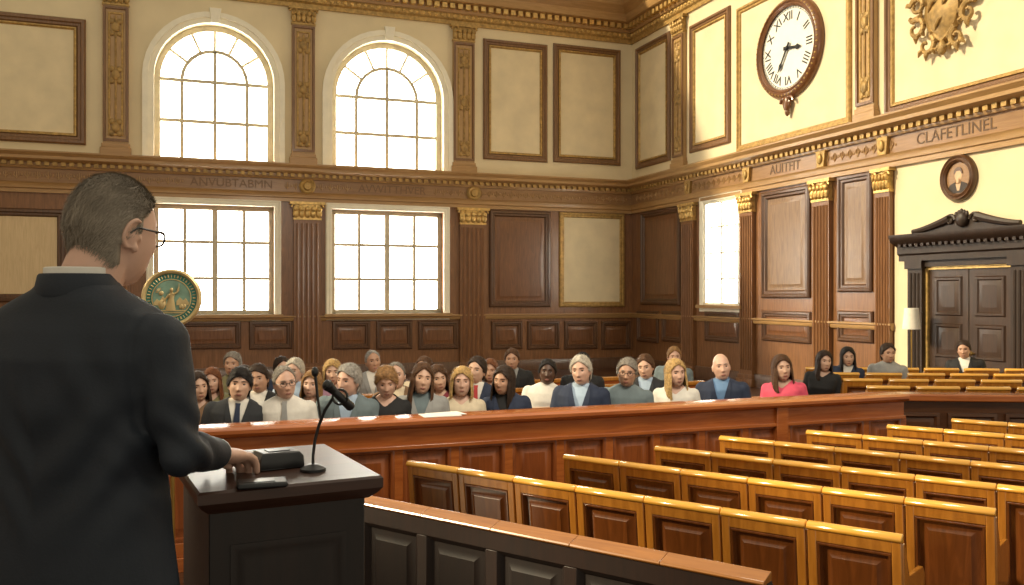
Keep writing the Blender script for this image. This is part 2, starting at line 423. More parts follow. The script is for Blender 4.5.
for px, w in ((681, 11), (869, 18)):
    pilaster(MR, rx(px), rx(px+w/2)-rx(px-w/2), 5.02, 8.72, M_upil, M_goldd, True)
for px, w in ((690, 12), (749, 13), (824, 17), (886, 15)):
    pilaster(MR, rx(px), rx(px+w/2)-rx(px-w/2), 0, 4.14, M_wallwood, M_gold)
for px in (307, 473):
    r = trim(MB); g = G(); g.lathe([(0, .10), (.08, .10), (.1, .06), (.15, .08), (.19, .05), (.19, 0)], M=T((bx(px), -.05, 4.51)) @ RX(PI/2)); g.build('rosette', M_goldd, r)
for px in (691, 750, 825, 887):
    r = trim(MR); g = G(); g.prism([(-.10, 4.36), (.10, 4.36), (.13, 4.68), (-.13, 4.68)], -.12, 0, M=T((rx(px), 0, 0))); g.sphere((rx(px), -.13, 4.52), (.07, .04, .10), 8, 6); g.build('bracket', M_goldd, r, bevel=.01)

# door
d = empty('door_1', MR, kind='structure'); x0, x1 = 10.2, 11.75; zt = 2.36
for s in (0, 1):
    a = x0+s*(x1-x0)/2; b = a+(x1-x0)/2
    g = G(); g.box(a+.01, b-.01, -.03, .02, .02, zt)
    lf = g.build('door_leaf', M_door, d)
    for z0, z1 in ((.2, .8), (.95, 1.5), (1.62, 2.24)):
        g = G(); g.ringframe(a+.12, b-.12, z0, z1, [(0, .03), (.02, .055), (.05, .055), (.07, .035), (.14, .05)]); g.box(a+.26, b-.26, -.05, -.03, z0+.14, z1-.14); g.build('door_panel', M_door, lf)
    g = G(); hx = b-.09 if s == 0 else a+.09
    g.sphere((hx, -.09, 1.05), .035, 10, 8); g.tube([(hx, -.03, 1.05), (hx, -.09, 1.05)], .015, 8); g.build('door_handle', M_brass, lf)
g = G()
for a, b in ((x0-.05, x0), (x1, x1+.05)): g.box(a, b, -.07, 0, 0, zt+.05)
g.box(x0, x1, -.07, 0, zt, zt+.05); g.build('gilt_fillet', M_gold, d)
g = G()
for a, b in ((x0-.35, x0-.05), (x1+.05, x1+.35)):
    g.box(a, b, -.14, 0, 0, zt+.15); g.box(a-.03, b+.03, -.17, 0, 0, .25); g.box(a-.03, b+.03, -.18, 0, zt+.02, zt+.15)
    for k in range(3): g.tube([(a+.07+.08*k, -.14, .35), (a+.07+.08*k, -.14, zt-.05)], .022, 6)
g.box(x0-.05, x1+.05, -.12, 0, zt+.05, zt+.15); g.build('surround', M_dark, d)
g = G(); g.extr([(0, zt+.15), (.18, zt+.15), (.18, zt+.24), (.22, zt+.27), (.22, zt+.38), (.36, zt+.46), (.4, zt+.53), (.4, zt+.58), (0, zt+.61)], x0-.5, x1+.5)
for k in range(20): g.box(x0-.4+k*.12, x0-.34+k*.12, -.3, -.2, zt+.38, zt+.45)
g.build('entablature', M_dark, d)
g = G(); c = (x0+x1)/2; zp = zt-.16
for s in (-1, 1):
    g.tube([(c+s*(1.0-.075*t), -.15, zp+.79+.16*(t/10)**1.5) for t in range(11)], [.04+.003*t for t in range(11)], 8)
    g.tube([(c+s*(.23-.09*math.cos(t*.6)*(1-t/14)), -.16, zp+.92+.09*math.sin(t*.6)*(1-t/14)) for t in range(12)], .03, 8)
g.prism([(c-1.1, zp+.74), (c+1.1, zp+.74), (c+.3, zp+.92), (c-.3, zp+.92)], -.14, 0)
g.sphere((c, -.17, zp+.92), (.11, .08, .13), 12, 8)
for k in range(5): g.sphere((c-.1+.05*k, -.18, zp+1.03-.02*abs(k-2)), (.03, .03, .055), 8, 6)
g.build('pediment', M_dark, d)

# ------------------------------------------------------------------ clock, crest, portrait
t = rx(791); zc = zr(790, 49)
ck = empty('wall_clock', MR @ T((t, 0, zc)), 'large round wall clock with white face and carved dark brown frame', 'clock')
R0 = .86; RF = RX(PI/2)
g = G(); g.lathe([(R0-.04, .05), (R0-.04, .11), (R0+.0, .14), (R0+.03, .12), (R0+.06, .15), (R0+.11, .13), (R0+.15, .07), (R0+.15, 0), (R0-.04, 0)], 56, RF, cap=False)
for k in range(56):
    a = 2*PI*k/56; g.sphere(((R0+.075)*math.cos(a), -.135, (R0+.075)*math.sin(a)), (.024, .024, .024), 6, 5, mi=1)
g.build('frame', [M_panel, M_goldd], ck)
g = G(); g.lathe([(0, .07), (R0-.02, .07), (R0-.02, .02), (0, .02)], 56, RF); g.build('dial', M_white, ck)
for k, s in enumerate(['XII', 'I', 'II', 'III', 'IIII', 'V', 'VI', 'VII', 'VIII', 'IX', 'X', 'XI']):
    me = text_mesh(s, .25, .004, M_black); a = PI/2-2*PI*k/12
    link('numeral', me, ck, RX(PI/2) @ T((.63*math.cos(a), .63*math.sin(a), .075)) @ RZ(a-PI/2))
g = G()
for r_ in (.775, .805):
    g.lathe([(r_, .070), (r_, .0755), (r_+.007, .0755), (r_+.007, .070)], 56, RF, cap=False)
for k in range(60):
    a = 2*PI*k/60; p = Vector((math.cos(a), 0, math.sin(a))); g.tube([p*.775+Vector((0, -.075, 0)), p*.805+Vector((0, -.075, 0))], .008 if k % 5 == 0 else .004, 4)
g.build('minute_ring', M_black, ck)
def hand(nm, ang, ln, w, y):
    g = G(); g.prism([(-w, -.12), (w, -.12), (w*.7, ln*.6), (w*1.6, ln*.72), (0, ln), (-w*1.6, ln*.72), (-w*.7, ln*.6)], y, y-.012, M=RY(ang)); g.build(nm, M_black, ck)
hand('hour_hand', math.radians(98), .42, .036, -.085); hand('minute_hand', math.radians(213), .52, .026, -.10)
g = G(); g.sphere((0, -.10, 0), .045, 10, 8); g.build('hub', M_black, ck)
g = G()
for s in (-1, 1):
    g.tube([(s*(.06+.14*math.cos(q*.6)*(1-q/13)), -.1, -1.08+.13*math.sin(q*.6)*(1-q/13)) for q in range(12)], .032, 8)
g.sphere((0, -.1, -1.1), (.10, .07, .17), 12, 8); g.sphere((0, -.09, -1.28), (.05, .05, .08), 10, 8)
g.build('finial', M_panel, ck)
g = G()
for s in (-1, 1): g.tube([(s*(.06+.14*math.cos(q*.6)*(1-q/13)), -.1, 1.06+.1*math.sin(q*.6)*(1-q/13)) for q in range(12)], .03, 8)
g.sphere((0, -.1, 1.08), (.1, .07, .12), 12, 8)
g.build('crown_ornament', M_panel, ck)

t = rx(947); zc = zr(947, 14)
cr = empty('wall_crest', MR @ T((t, -.02, zc)), 'gilt carved coat of arms with scrolling foliage high on the right wall', 'crest')
SH = [(-.34, .36), (-.16, .31), (0, .40), (.16, .31), (.34, .36), (.35, .0), (.27, -.22), (.13, -.38), (0, -.47), (-.13, -.38), (-.27, -.22), (-.35, .0)]
g = G(); g.loft([[Vector((x*k, -y, z*k)) for x, z in SH] for k, y in ((1, 0), (1, .08), (.95, .11), (.88, .085), (.8, .10), (.5, .15), (.2, .17), (.02, .172))]); g.build('shield', M_antq, cr, ang=70)
g = G()
for x, z in ((-.14, .16), (.14, .16), (0, -.16)):
    g.tube([(x-.10, -.12, z-.08), (x-.03, -.17, z-.02), (x+.02, -.18, z+.05), (x+.09, -.14, z+.09)], [.012, .032, .03, .008], 7)
    g.sphere((x+.02, -.165, z+.05), (.03, .025, .035), 8, 6); g.tube([(x-.02, -.15, z-.02), (x-.05, -.16, z+.08)], [.02, .008], 6)
g.build('charges', M_antq, cr)
g = G()
def scroll(ox, oz, rr, ph, s, tr):
    pts = [Vector((s*(ox+rr*math.cos(ph+q*.45)*(1-q/19)), -.07-.004*q, oz+rr*math.sin(ph+q*.45)*(1-q/19))) for q in range(17)]
    g.tube(pts, [tr*(1-.035*q) for q in range(17)], 8)
    for q in range(0, 10, 2):      # leaf lobes on the outside of the scroll
        a = ph+q*.45; p = pts[q]; n_ = Vector((s*math.cos(a), 0, math.sin(a)))
        g.tube([p, p+n_*.055+Vector((0, -.02, .0)), p+n_*.10+Vector((s*.02, 0, -.03))], [tr*.9, tr*.8, .008], 6)
for s in (-1, 1):
    scroll(.50, .24, .17, .4, s, .05); scroll(.52, -.12, .19, 1.0, s, .052); scroll(.30, -.44, .16, 2.0, s, .048); scroll(.26, .50, .14, .2, s, .044)
for k in range(7):
    g.tube([(-.18+.06*k, -.08, .42), (-.23+.077*k, -.10, .58-.02*abs(k-3))], [.035, .022], 7); g.sphere((-.23+.077*k, -.10, .60-.02*abs(k-3)), .028, 8, 6)
g.tube([(-.22, -.09, .42), (0, -.13, .45), (.22, -.09, .42)], .04, 8)
g.sphere((0, -.09, -.55), (.08, .06, .12), 10, 8)
for s in (-1, 1): g.tube([(0, -.1, -.5), (s*.08, -.12, -.56), (s*.15, -.1, -.52)], [.03, .035, .01], 7)
g.build('foliage', M_antq, cr)

t = rx(960); zc = zr(960, 178)
pm = empty('portrait_medallion', MR @ T((t, 0, zc)), 'small oval painted portrait in a dark wooden frame above the door', 'portrait')
g = G(); g.lathe([(.25, .02), (.25, .06), (.28, .09), (.31, .07), (.34, .09), (.37, .05), (.37, 0), (.25, 0)], 40, RF, sx=.92, cap=False); g.build('frame', M_dframe, pm)
g = G(); g.lathe([(0, .03), (.26, .03), (.26, .0), (0, 0)], 40, RF, sx=.92); g.build('canvas', M_frieze, pm)
g = G(); g.sphere((0, -.032, .05), (.075, .012, .10), 16, 12); g.cap([(0, -.03, -.02), (0, -.03, -.07)], [.03, .032], 10); g.prism([(-.05, -.09), (.05, -.09), (.02, -.20), (-.02, -.20)], -.04, -.03); g.build('painted_face', M_pface, pm)
g = G(); g.prism([(-.20, -.16), (-.16, -.10), (-.06, -.06), (.0, -.18), (.06, -.06), (.16, -.10), (.20, -.16), (.10, -.235), (-.10, -.235)], -.038, -.03); g.build('painted_coat', M_dark, pm)
g = G(); g.prism([(.082*math.cos(a), .07+.10*math.sin(a)) for a in [PI*k/10 for k in range(11)]]+[(-.07, .06), (-.04, .11), (.04, .11), (.07, .06)], -.045, -.03); g.build('painted_hair', M_dframe, pm)

# floor lamp by the door
lp = empty('floor_lamp', MR @ T((10.22, -.42, 0)), 'slim floor lamp with pale drum shade left of the dark door', 'lamp')
g = G(); g.lathe([(0, 0), (.15, 0), (.15, .02), (.03, .04), (0, .04)]); g.build('base', M_brass, lp)
g = G(); g.tube([(0, 0, .03), (0, 0, 1.5)], .012, 10); g.build('pole', M_brass, lp)
g = G(); g.loft([[Vector((r*math.cos(2*PI*k/24), r*math.sin(2*PI*k/24), z)) for k in range(24)] for r, z in ((.14, 1.40), (.11, 1.74))], cap=False); g.build('lamp_shade', M_shade, lp)

# ------------------------------------------------------------------ bar partition
P0 = Vector((-2.19, 6.34, 0))
def barM(s, off=0, z=0): return T(P0+A*s+B*off+Vector((0, 0, z))) @ RZ(TH)
bar = empty('bar_partition', barM(0), 'long reddish wooden bar partition with panelled front before the audience', 'partition')
SA, SB = -2.2, 6.35
g = G(); g.box(SA, SB, 0, .1, 0, .95); g.build('core', M_bard, bar)
g = G(); g.loft([[Vector((x, y, z)) for y, z in ((-.09, .94), (-.11, .96), (-.11, .985), (-.08, 1.0), (.2, 1.0), (.2, .95), (.12, .93), (-.04, .92))] for x in (SA, SB)]); g.build('top_rail', M_bar, bar)
g = G(); g.box(SA, SB, -.035, 0, .79, .93); g.box(SA, SB, -.06, 0, .765, .795); g.box(SA, SB, -.035, 0, .10, .2); g.box(SA, SB, -.06, 0, 0, .1)
n = 19; w = (SB-SA)/n
for i in range(n+1): g.box(SA+w*i-.035, SA+w*i+.035, -.03, 0, .2, .77)
g.build('front_frame', M_bar, bar, bevel=.004)
for i in range(n):
    a, b = SA+w*i+.035, SA+w*(i+1)-.035
    g = G(); g.ringframe(a, b, .2, .77, [(0, .03), (.012, .034), (.028, .030), (.036, .004), (.06, .004), (.10, .024)]); g.box(a+.10, b-.10, -.024, -.002, .30, .67); g.build('panel', M_barp, bar)
g = G(); g.box(4.86, 4.98, -.07, .12, 0, .95); g.build('post', M_bar, bar, bevel=.006)

# right parapet + platform
g = G(); g.box(3.62, 6.9, 8.95, 13.1, 0, .15); tag(g.build('floor_right_platform', M_bard), kind='structure')
pa = empty('parapet', T((3.72, 8.86, 0)) @ RZ(math.radians(-6)), 'dark wooden parapet closing off the seats near the door', 'partition')
g = G(); g.box(0, 3.3, 0, .1, 0, .9); g.build('core', M_parap, pa)
g = G(); g.box(-.03, 3.33, -.08, .16, .9, .97); g.build('top_rail', M_bar, pa, bevel=.012)
for i in range(6):
    a = .06+i*.54
    g = G(); g.ringframe(a, a+.46, .2, .78, [(0, .0), (0, .03), (.03, .035), (.05, .01), (.09, .02)]); g.box(a+.09, a+.37, -.02, 0, .29, .69); g.build('panel', M_parap, pa)

# ------------------------------------------------------------------ seats
def make_seat(w, ms, mp, mt):
    r = empty('wooden_seat', Matrix.Identity(4)); h = w/2
    SHR = Matrix.Identity(4); SHR[1][2] = -.10; SHR[1][3] = .045      # backrest reclines
    def bld(g, *a, **k):
        g.bm.transform(SHR); return g.build(*a, **k)
    e = .004; st = .044
    g = G()
    for s in (-1, 1): g.box(s*(h-e)-(st if s > 0 else 0), s*(h-e)+(0 if s > 0 else st), -.018, .018, .08, .82)
    g.box(-h+st, h-st, -.018, .018, .755, .82); g.box(-h+st, h-st, -.018, .018, .08, .2)
    bld(g, 'backrest_frame', ms, r, bevel=.005)
    a = h-e-st
    g = G(); g.ringframe(-a, a, .2, .755, [(0, .012), (.006, .019), (.014, .018), (.022, -.006), (.042, -.006), (.07, .010)]); g.box(-a+.07, a-.07, -.010, .010, .27, .685); g.box(-a, a, .008, .014, .2, .755); bld(g, 'panel', mp, r)
    g = G()
    prof = [(-.022, .812), (-.029, .818), (-.028, .828), (-.016, .843), (.006, .850), (.020, .846), (.025, .835), (.020, .812)]
    g.loft([[Vector((x, y*k_, .812+(z-.812)*k_)) for y, z in prof] for x, k_ in ((-h+.001, .88), (-h+.005, 1), (h-.005, 1), (h-.001, .88))]); bld(g, 'top_rail', mt, r, ang=50)
    g = G(); g.box(-h+.03, h-.03, .03, .42, .41, .445); g.build('seat', ms, r, bevel=.006)
    for s in (-1, 1):
        g = G(); xa = s*h-(.026 if s > 0 else 0)
        g.prism([(.02, 0), (.40, 0), (.40, .40), (.42, .56), (.38, .60), (.10, .62), (.0, .80), (-.035, .80), (.02, .3)], xa, xa+.026, 'x'); g.build('side_panel', ms, r, bevel=.004)
    return r
RD = Vector((.804, -.595, 0)).normalized(); RN = Vector((.595, .804, 0)).normalized()
RA = math.atan2(RD.y, RD.x)
ORD = ['first', 'second', 'third', 'fourth', 'fifth', 'sixth', 'seventh', 'eighth', 'ninth', 'tenth', 'eleventh']
protoA = make_seat(.440, M_seat, M_seatp, M_littop)
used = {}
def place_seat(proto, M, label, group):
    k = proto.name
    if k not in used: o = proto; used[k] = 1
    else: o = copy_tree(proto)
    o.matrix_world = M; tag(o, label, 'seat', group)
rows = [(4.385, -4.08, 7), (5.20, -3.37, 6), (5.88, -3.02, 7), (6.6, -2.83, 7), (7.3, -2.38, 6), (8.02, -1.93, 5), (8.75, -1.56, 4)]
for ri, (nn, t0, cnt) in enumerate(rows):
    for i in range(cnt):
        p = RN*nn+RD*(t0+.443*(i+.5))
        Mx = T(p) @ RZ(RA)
        place_seat(protoA, Mx, 'wooden seat with sunlight-coloured rail, %s from left in the %s sunlit row from the lectern' % (ORD[i], ORD[ri]), 'sunlit seats in the foreground')
# the dark ledge in front of the seats
LL = 2.26
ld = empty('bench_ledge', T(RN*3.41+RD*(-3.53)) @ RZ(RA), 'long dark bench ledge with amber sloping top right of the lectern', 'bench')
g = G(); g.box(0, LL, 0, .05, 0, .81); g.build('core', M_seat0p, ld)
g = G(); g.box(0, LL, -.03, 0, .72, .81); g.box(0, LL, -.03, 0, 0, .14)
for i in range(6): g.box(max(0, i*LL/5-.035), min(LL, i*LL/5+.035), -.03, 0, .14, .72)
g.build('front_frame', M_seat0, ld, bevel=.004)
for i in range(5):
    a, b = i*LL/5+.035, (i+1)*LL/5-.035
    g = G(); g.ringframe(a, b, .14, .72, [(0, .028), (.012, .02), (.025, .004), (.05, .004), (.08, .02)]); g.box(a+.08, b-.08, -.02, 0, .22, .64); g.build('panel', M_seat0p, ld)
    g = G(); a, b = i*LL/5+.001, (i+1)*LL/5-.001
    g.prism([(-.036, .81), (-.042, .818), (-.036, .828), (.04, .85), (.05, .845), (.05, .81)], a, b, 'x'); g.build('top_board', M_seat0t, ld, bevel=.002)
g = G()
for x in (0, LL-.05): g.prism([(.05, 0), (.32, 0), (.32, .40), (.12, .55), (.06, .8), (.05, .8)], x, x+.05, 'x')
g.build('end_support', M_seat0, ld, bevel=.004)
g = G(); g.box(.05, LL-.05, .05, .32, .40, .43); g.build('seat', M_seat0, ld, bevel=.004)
for ri, D in enumerate((9.35, 10.15, 10.95, 11.75)):
    for i in range(6):
        x = 3.95+.05*ri+.5*i
        if x > .577*D+.1: continue
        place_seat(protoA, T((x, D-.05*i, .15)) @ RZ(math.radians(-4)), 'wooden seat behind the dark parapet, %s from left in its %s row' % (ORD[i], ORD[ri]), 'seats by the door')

# pews behind the bar
def pew(s0, s1, off, label):
    r = empty('pew', barM(s0, off), label, 'pew', 'audience pews'); L_ = s1-s0
    g = G(); g.box(0, L_, -.2, .26, .40, .44); g.build('seat', M_bard, r, bevel=.006)
    g = G(); g.box(0, L_, .27, .31, .2, .84); g.build('backrest', M_bar, r)
    g = G(); g.box(0, L_, .25, .34, .84, .89); g.build('top_rail', M_seat, r, bevel=.01)
    for x in (0, L_-.04):
        g = G(); g.prism([(-.2, 0), (.33, 0), (.35, .88), (.26, .88), (.22, .62), (-.18, .58)], x, x+.04, 'x'); g.build('end_panel', M_bard, r)
for (s0, s1, off, lb) in ((-2.0, 6.1, .76, 'long wooden pew of the front audience row, right behind the bar'), (-2.2, 5.8, 1.6, 'long wooden pew of the second audience row'),
                          (-2.4, 5.9, 2.46, 'long wooden pew of the third audience row'), (-2.6, 6.0, 3.32, 'long wooden pew of the rearmost audience row')):
    pew(s0, s1, off, lb)
sh = empty('paper_sheet', barM(1.75, .03, 1.002), 'white paper sheet lying on the bar rail before the person in grey', 'paper')
g = G(); g.box(-.15, .15, -.08, .12, 0, .004); g.box(-.08, .2, -.06, .13, .0045, .007, M=RZ(.15)); g.build('sheet', M_paper, sh)

# ------------------------------------------------------------------ lectern and what stands on it
LA = math.atan2(.456, .89); LE = Vector((.89, .456, 0)); LN = Vector((-.456, .89, 0)); LZ = 1.48
LO = Vector((-.335, 2.31, 0))-LE*.46
lec = empty('lectern', T(LO+Vector((0, 0, .45))) @ RZ(LA), 'dark wooden lectern with a broad flat top beside the speaker', 'lectern')
h = LZ-.45
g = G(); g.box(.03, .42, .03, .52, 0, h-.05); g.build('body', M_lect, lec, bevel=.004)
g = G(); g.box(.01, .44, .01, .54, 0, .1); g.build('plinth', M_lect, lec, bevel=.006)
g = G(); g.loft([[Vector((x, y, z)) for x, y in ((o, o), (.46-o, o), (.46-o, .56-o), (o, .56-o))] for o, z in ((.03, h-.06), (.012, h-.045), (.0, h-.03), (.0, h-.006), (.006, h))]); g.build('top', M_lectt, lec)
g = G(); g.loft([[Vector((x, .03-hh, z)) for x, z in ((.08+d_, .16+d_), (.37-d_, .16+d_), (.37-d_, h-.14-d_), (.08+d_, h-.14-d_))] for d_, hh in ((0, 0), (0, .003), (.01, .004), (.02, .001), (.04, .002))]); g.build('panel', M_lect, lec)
def ontop(px, py): 
    D = (H-LZ)*F/(py-YH); p = at(px, py, D); return p
p = ontop(277, 467)
b = empty('control_box', T(p) @ RZ(LA+.1), 'black rounded control box on the lectern behind the flat pad', 'box')
g = G(); g.loft([[Vector((x, y, z)) for x, y in ((-w_, -l_), (w_, -l_), (w_, l_), (-w_, l_))] for w_, l_, z in ((.058, .045, 0), (.062, .048, .006), (.06, .046, .034), (.05, .038, .046))]); g.build('body', M_black, b, bevel=.006)
g = G(); g.box(-.03, .03, -.02, .02, .045, .048); g.build('button_plate', M_metal, b, bevel=.001)
p = ontop(262, 486)
b = empty('flat_pad', T(p) @ RZ(LA-.15), 'flat black handheld pad nearest the lectern edge', 'device')
g = G(); g.box(-.06, .06, -.035, .035, 0, .014); g.build('body', M_black, b, bevel=.005)
g = G(); g.box(-.045, .03, -.022, .022, .0135, .0155); g.build('screen', M_metal, b)
p = ontop(313, 471); D = p.y
mc = empty('microphone', T(p), 'black gooseneck microphone standing on the lectern', 'microphone')
g = G(); g.lathe([(0, 0), (.034, 0), (.034, .008), (.015, .018), (0, .02)], 24); g.build('base', M_black, mc)
pts = [at(*q, D)-p for q in ((313, 468), (313, 455), (315, 440), (319, 425), (325, 410), (333, 398))]
g = G(); g.tube(pts, .0042, 8); g.build('gooseneck', M_metal, mc)
a_ = at(322, 380, D-.03)-p; b_ = at(352, 408, D+.02)-p
g = G(); g.tube([a_+(b_-a_)*k for k in (.35, .4, .95, 1)], [.008, .010, .013, .010], 14); g.build('microphone_body', M_black, mc)
g = G(); g.sphere(a_+(b_-a_)*.2, .0155, 14, 10); g.tube([a_+(b_-a_)*k for k in (.15, .4)], [.0155, .011], 14); g.build('grille', M_metal, mc)
c_ = a_+(b_-a_)*.6
g = G(); g.tube([c_+Vector((.020*math.cos(q), 0, .020*math.sin(q))) for q in [2*PI*k/16 for k in range(17)]], .0035, 6); g.build('shock_mount', M_metal, mc)
q_ = [at(*q, D+.03)-p for q in ((321, 419), (318, 400), (316, 382), (315, 372))]
g = G(); g.tube(q_, [.0035, .0035, .004, .004], 8); g.sphere(q_[-1], (.010, .010, .014), 12, 8); g.build('small_microphone_head', M_black, mc)

# green seal on a stand
p = at(172, 298, 5.5)
sl = empty('round_seal', T((p.x, p.y, 0)) @ RZ(math.radians(8)), 'round teal green seal with gold rim on a stand behind the speaker', 'emblem')
z = p.z; Mx = T((0, 0, z)) @ RX(PI/2)
g = G(); g.lathe([(.15, .01), (.155, .025), (.168, .03), (.178, .02), (.178, -.01), (.15, -.01)], 48, Mx, cap=False); g.build('rim', M_rim, sl)
g = G(); g.lathe([(0, .012), (.155, .012), (.155, -.008), (0, -.008)], 48, Mx); g.build('field', M_green, sl)
g = G(); g.lathe([(.112, .012), (.113, .018), (.118, .018), (.119, .012)], 48, Mx, cap=False)
for k in range(44):
    a = 2*PI*k/44; c_, s_ = math.cos(a), math.sin(a)
    g.tube([(.127*c_, -.014, z+.127*s_), (.144*c_, -.014, z+.144*s_)], .003 if k % 3 else .005, 5)
g.build('gold_ray_ring', M_rim, sl)
g = G(); g.lathe([(0, .016), (.111, .016), (.111, .01), (0, .01)], 40, Mx); g.build('centre_disc', M_sgreen, sl)
g = G()
# robed figure with raised arm, hills, rising sun and a shield at its side
g.loft([[Vector((x*w_+o_, -.018-.010*math.sin(PI*i_/8), z+zz)) for i_, x in enumerate([-1, -.7, -.4, 0, .4, .7, 1, .5, -.5])] for w_, o_, zz in ((.032, -.004, -.078), (.026, -.003, -.04), (.017, 0, -.005), (.020, .002, .022), (.009, .003, .036))])
g.sphere((.004, -.026, z+.05), (.011, .010, .014), 10, 8)
g.cap([(.014, -.024, z+.022), (.036, -.024, z+.036), (.046, -.024, z+.066)], [.007, .006, .004], 8); g.tube([(.046, -.024, z+.04), (.047, -.024, z+.09)], .002, 5)
g.cap([(-.012, -.024, z+.020), (-.032, -.024, z-.004), (-.044, -.024, z-.02)], [.007, .006, .005], 8)
g.sphere((-.056, -.018, z-.04), (.022, .008, .030), 12, 8)
g.prism([(-.105, -.03), (-.085, -.005), (-.07, -.02), (-.05, .012), (-.03, -.02), (-.03, -.045), (-.10, -.045)], -.019, -.012, M=T((0, 0, z)))
g.prism([(.03, -.045), (.03, -.02), (.05, .005), (.07, -.015), (.085, .0), (.105, -.03), (.10, -.045)], -.019, -.012, M=T((0, 0, z)))
g.box(-.085, .085, -.020, -.012, z-.082, z-.074); g.box(-.07, .07, -.020, -.012, z-.094, z-.088)
for k in range(7):
    a = math.radians(100+k*12); g.tube([(-.06+.02*math.cos(a), -.017, z+.03+.02*math.sin(a)), (-.06+.034*math.cos(a), -.017, z+.03+.034*math.sin(a))], .0018, 4)
g.sphere((-.06, -.016, z+.03), (.015, .006, .015), 10, 8)
for k in range(5): g.sphere((.055+.006*k, -.018, z-.055+.004*math.sin(k*2)), (.010, .006, .014), 8, 6)
g.build('figure_relief', M_rim, sl)
g = G(); g.tube([(0, .02, .03), (0, .02, z-.1)], .014, 10); g.build('pole', M_brass, sl)
g = G(); g.lathe([(0, 0), (.16, 0), (.16, .02), (.04, .05), (0, .05)], 28, T((0, .02, 0))); g.build('base', M_brass, sl)

# ------------------------------------------------------------------ people
def remesh(g, voxel, smooth=3, fac=.5):
    bmesh.ops.recalc_face_normals(g.bm, faces=g.bm.faces[:])
    me = bpy.data.meshes.new('tmp'); g.bm.to_mesh(me); g.bm.free()
    o = bpy.data.objects.new('tmp', me); COL.objects.link(o)
    m_ = o.modifiers.new('r', 'REMESH'); m_.mode = 'VOXEL'; m_.voxel_size = voxel
    if smooth:
        s_ = o.modifiers.new('s', 'SMOOTH'); s_.factor = fac; s_.iterations = smooth
    dg = bpy.context.evaluated_depsgraph_get(); dg.update()
    me2 = bpy.data.meshes.new_from_object(o.evaluated_get(dg))
    bpy.data.objects.remove(o); bpy.data.meshes.remove(me)
    me2.materials.clear(); me2.materials.append(None); me2.shade_smooth()
    return me2
def smooth_edges(bm, it=6):
    """relax the open edges of a cut garment so that hems run clean"""
    for _ in range(it):
        new = {}
        for v in bm.verts:
            nb = [e.other_vert(v) for e in v.link_edges if e.is_boundary]
            if len(nb) == 2: new[v] = v.co*.4+(nb[0].co+nb[1].co)*.3
        for v, c in new.items(): v.co = c
def gs(v, c, w): return math.exp(-((v-c)/w)**2)
def headshape(x, y, z, cs, sn):
    p = 2.15 if z > 0 else (3.0 if sn > 0 else 2.2)
    r = max(0, 1-abs(z)**p)**(1/p)
    # squarer plan: flat temples and a flatter face than a plain oval
    q = (abs(cs)**2.35+abs(sn)**2.35)**(-1/2.35)
    X = .0735*cs*r*q; Y = .096*sn*r*q; Z = .120*z
    if z < 0:
        t = -z; X *= 1-.10*t-.12*t**3
        if sn < 0: Y *= 1-.5*t
        else: Y *= 1-.05*t
    if sn > .1:
        k = min(1, (sn-.1)/.3)
        n = 0
        if -.040 <= Z <= .022: n = .016*(1-(Z+.040)/.062)**1.15+.003
        elif -.054 < Z < -.040: n = .019*(Z+.054)/.014
        d_ = n*gs(X, 0, .0095+.006*gs(Z, -.038, .012))
        d_ -= .010*gs(abs(X), .031, .017)*gs(Z, .003, .014)
        d_ += .0045*gs(Z, .027, .010)*gs(X, 0, .05)
        d_ += .0045*gs(abs(X), .050, .018)*gs(Z, -.022, .018)     # cheek bone
        d_ -= .0035*gs(abs(X), .042, .014)*gs(Z, -.062, .018)     # hollow beside the mouth
        d_ += .0035*gs(Z, -.072, .010)*gs(X, 0, .024)
        d_ -= .0035*gs(Z, -.090, .007)*gs(X, 0, .026)
        d_ += .006*gs(Z, -.106, .013)*gs(X, 0, .024)
        Y += d_*k
    return Vector((X, Y, Z))
def surf(X, Z):
    best = None
    for i in range(1, 160):
        a = i/160*PI-PI/2
        p = headshape(0, 0, Z/.120, math.sin(a), math.cos(a))
        if best is None or abs(p.x-X) < abs(best.x-X): best = p
    return best.y
EY = surf(.031, .002)
def add_head(g, M, seg=60, rings=48, ears='simple'):
    rr = []
    for i in range(1, rings):
        z = math.cos(PI*i/rings)
        rr.append([M @ headshape(0, 0, z, math.sin(2*PI*j/seg), math.cos(2*PI*j/seg)) for j in range(seg)])
    g.loft(rr)
    for s in (-1, 1):
        if ears == 'simple': g.sphere((s*.076, -.008, -.012), (.010, .019, .031), 10, 8, M)
        else:
            g.sphere((s*.0745, -.008, -.012), (.008, .016, .026), 12, 10, M)
            pts = [M @ Vector((s*(.0795+.006*math.cos(q)), -.012-.020*math.sin(q)+.004*math.cos(q), -.010+.030*math.cos(q))) for q in [-.6+4.6*k/16 for k in range(17)]]
            g.tube(pts, [.0045+.001*math.sin(PI*k/16) for k in range(17)], 8)
            pts = [M @ Vector((s*(.079+.003*math.cos(q)), -.010-.011*math.sin(q), -.008+.017*math.cos(q))) for q in [-.2+3.2*k/10 for k in range(11)]]
            g.tube(pts, .0032, 6)
            g.sphere((s*.0775, .0, -.040), (.006, .008, .010), 8, 8, M); g.sphere((s*.0765, .010, -.016), (.004, .005, .008), 8, 8, M)
def ell(z, rx_, ry_, cy=0, n=28, p=2.3, cx=0):
    out = []
    for k in range(n):
        a = 2*PI*k/n; c_, s_ = math.cos(a), math.sin(a)
        out.append(Vector((cx+rx_*math.copysign(abs(c_)**(2/p), c_), cy+ry_*math.copysign(abs(s_)**(2/p), s_), z)))
    return out
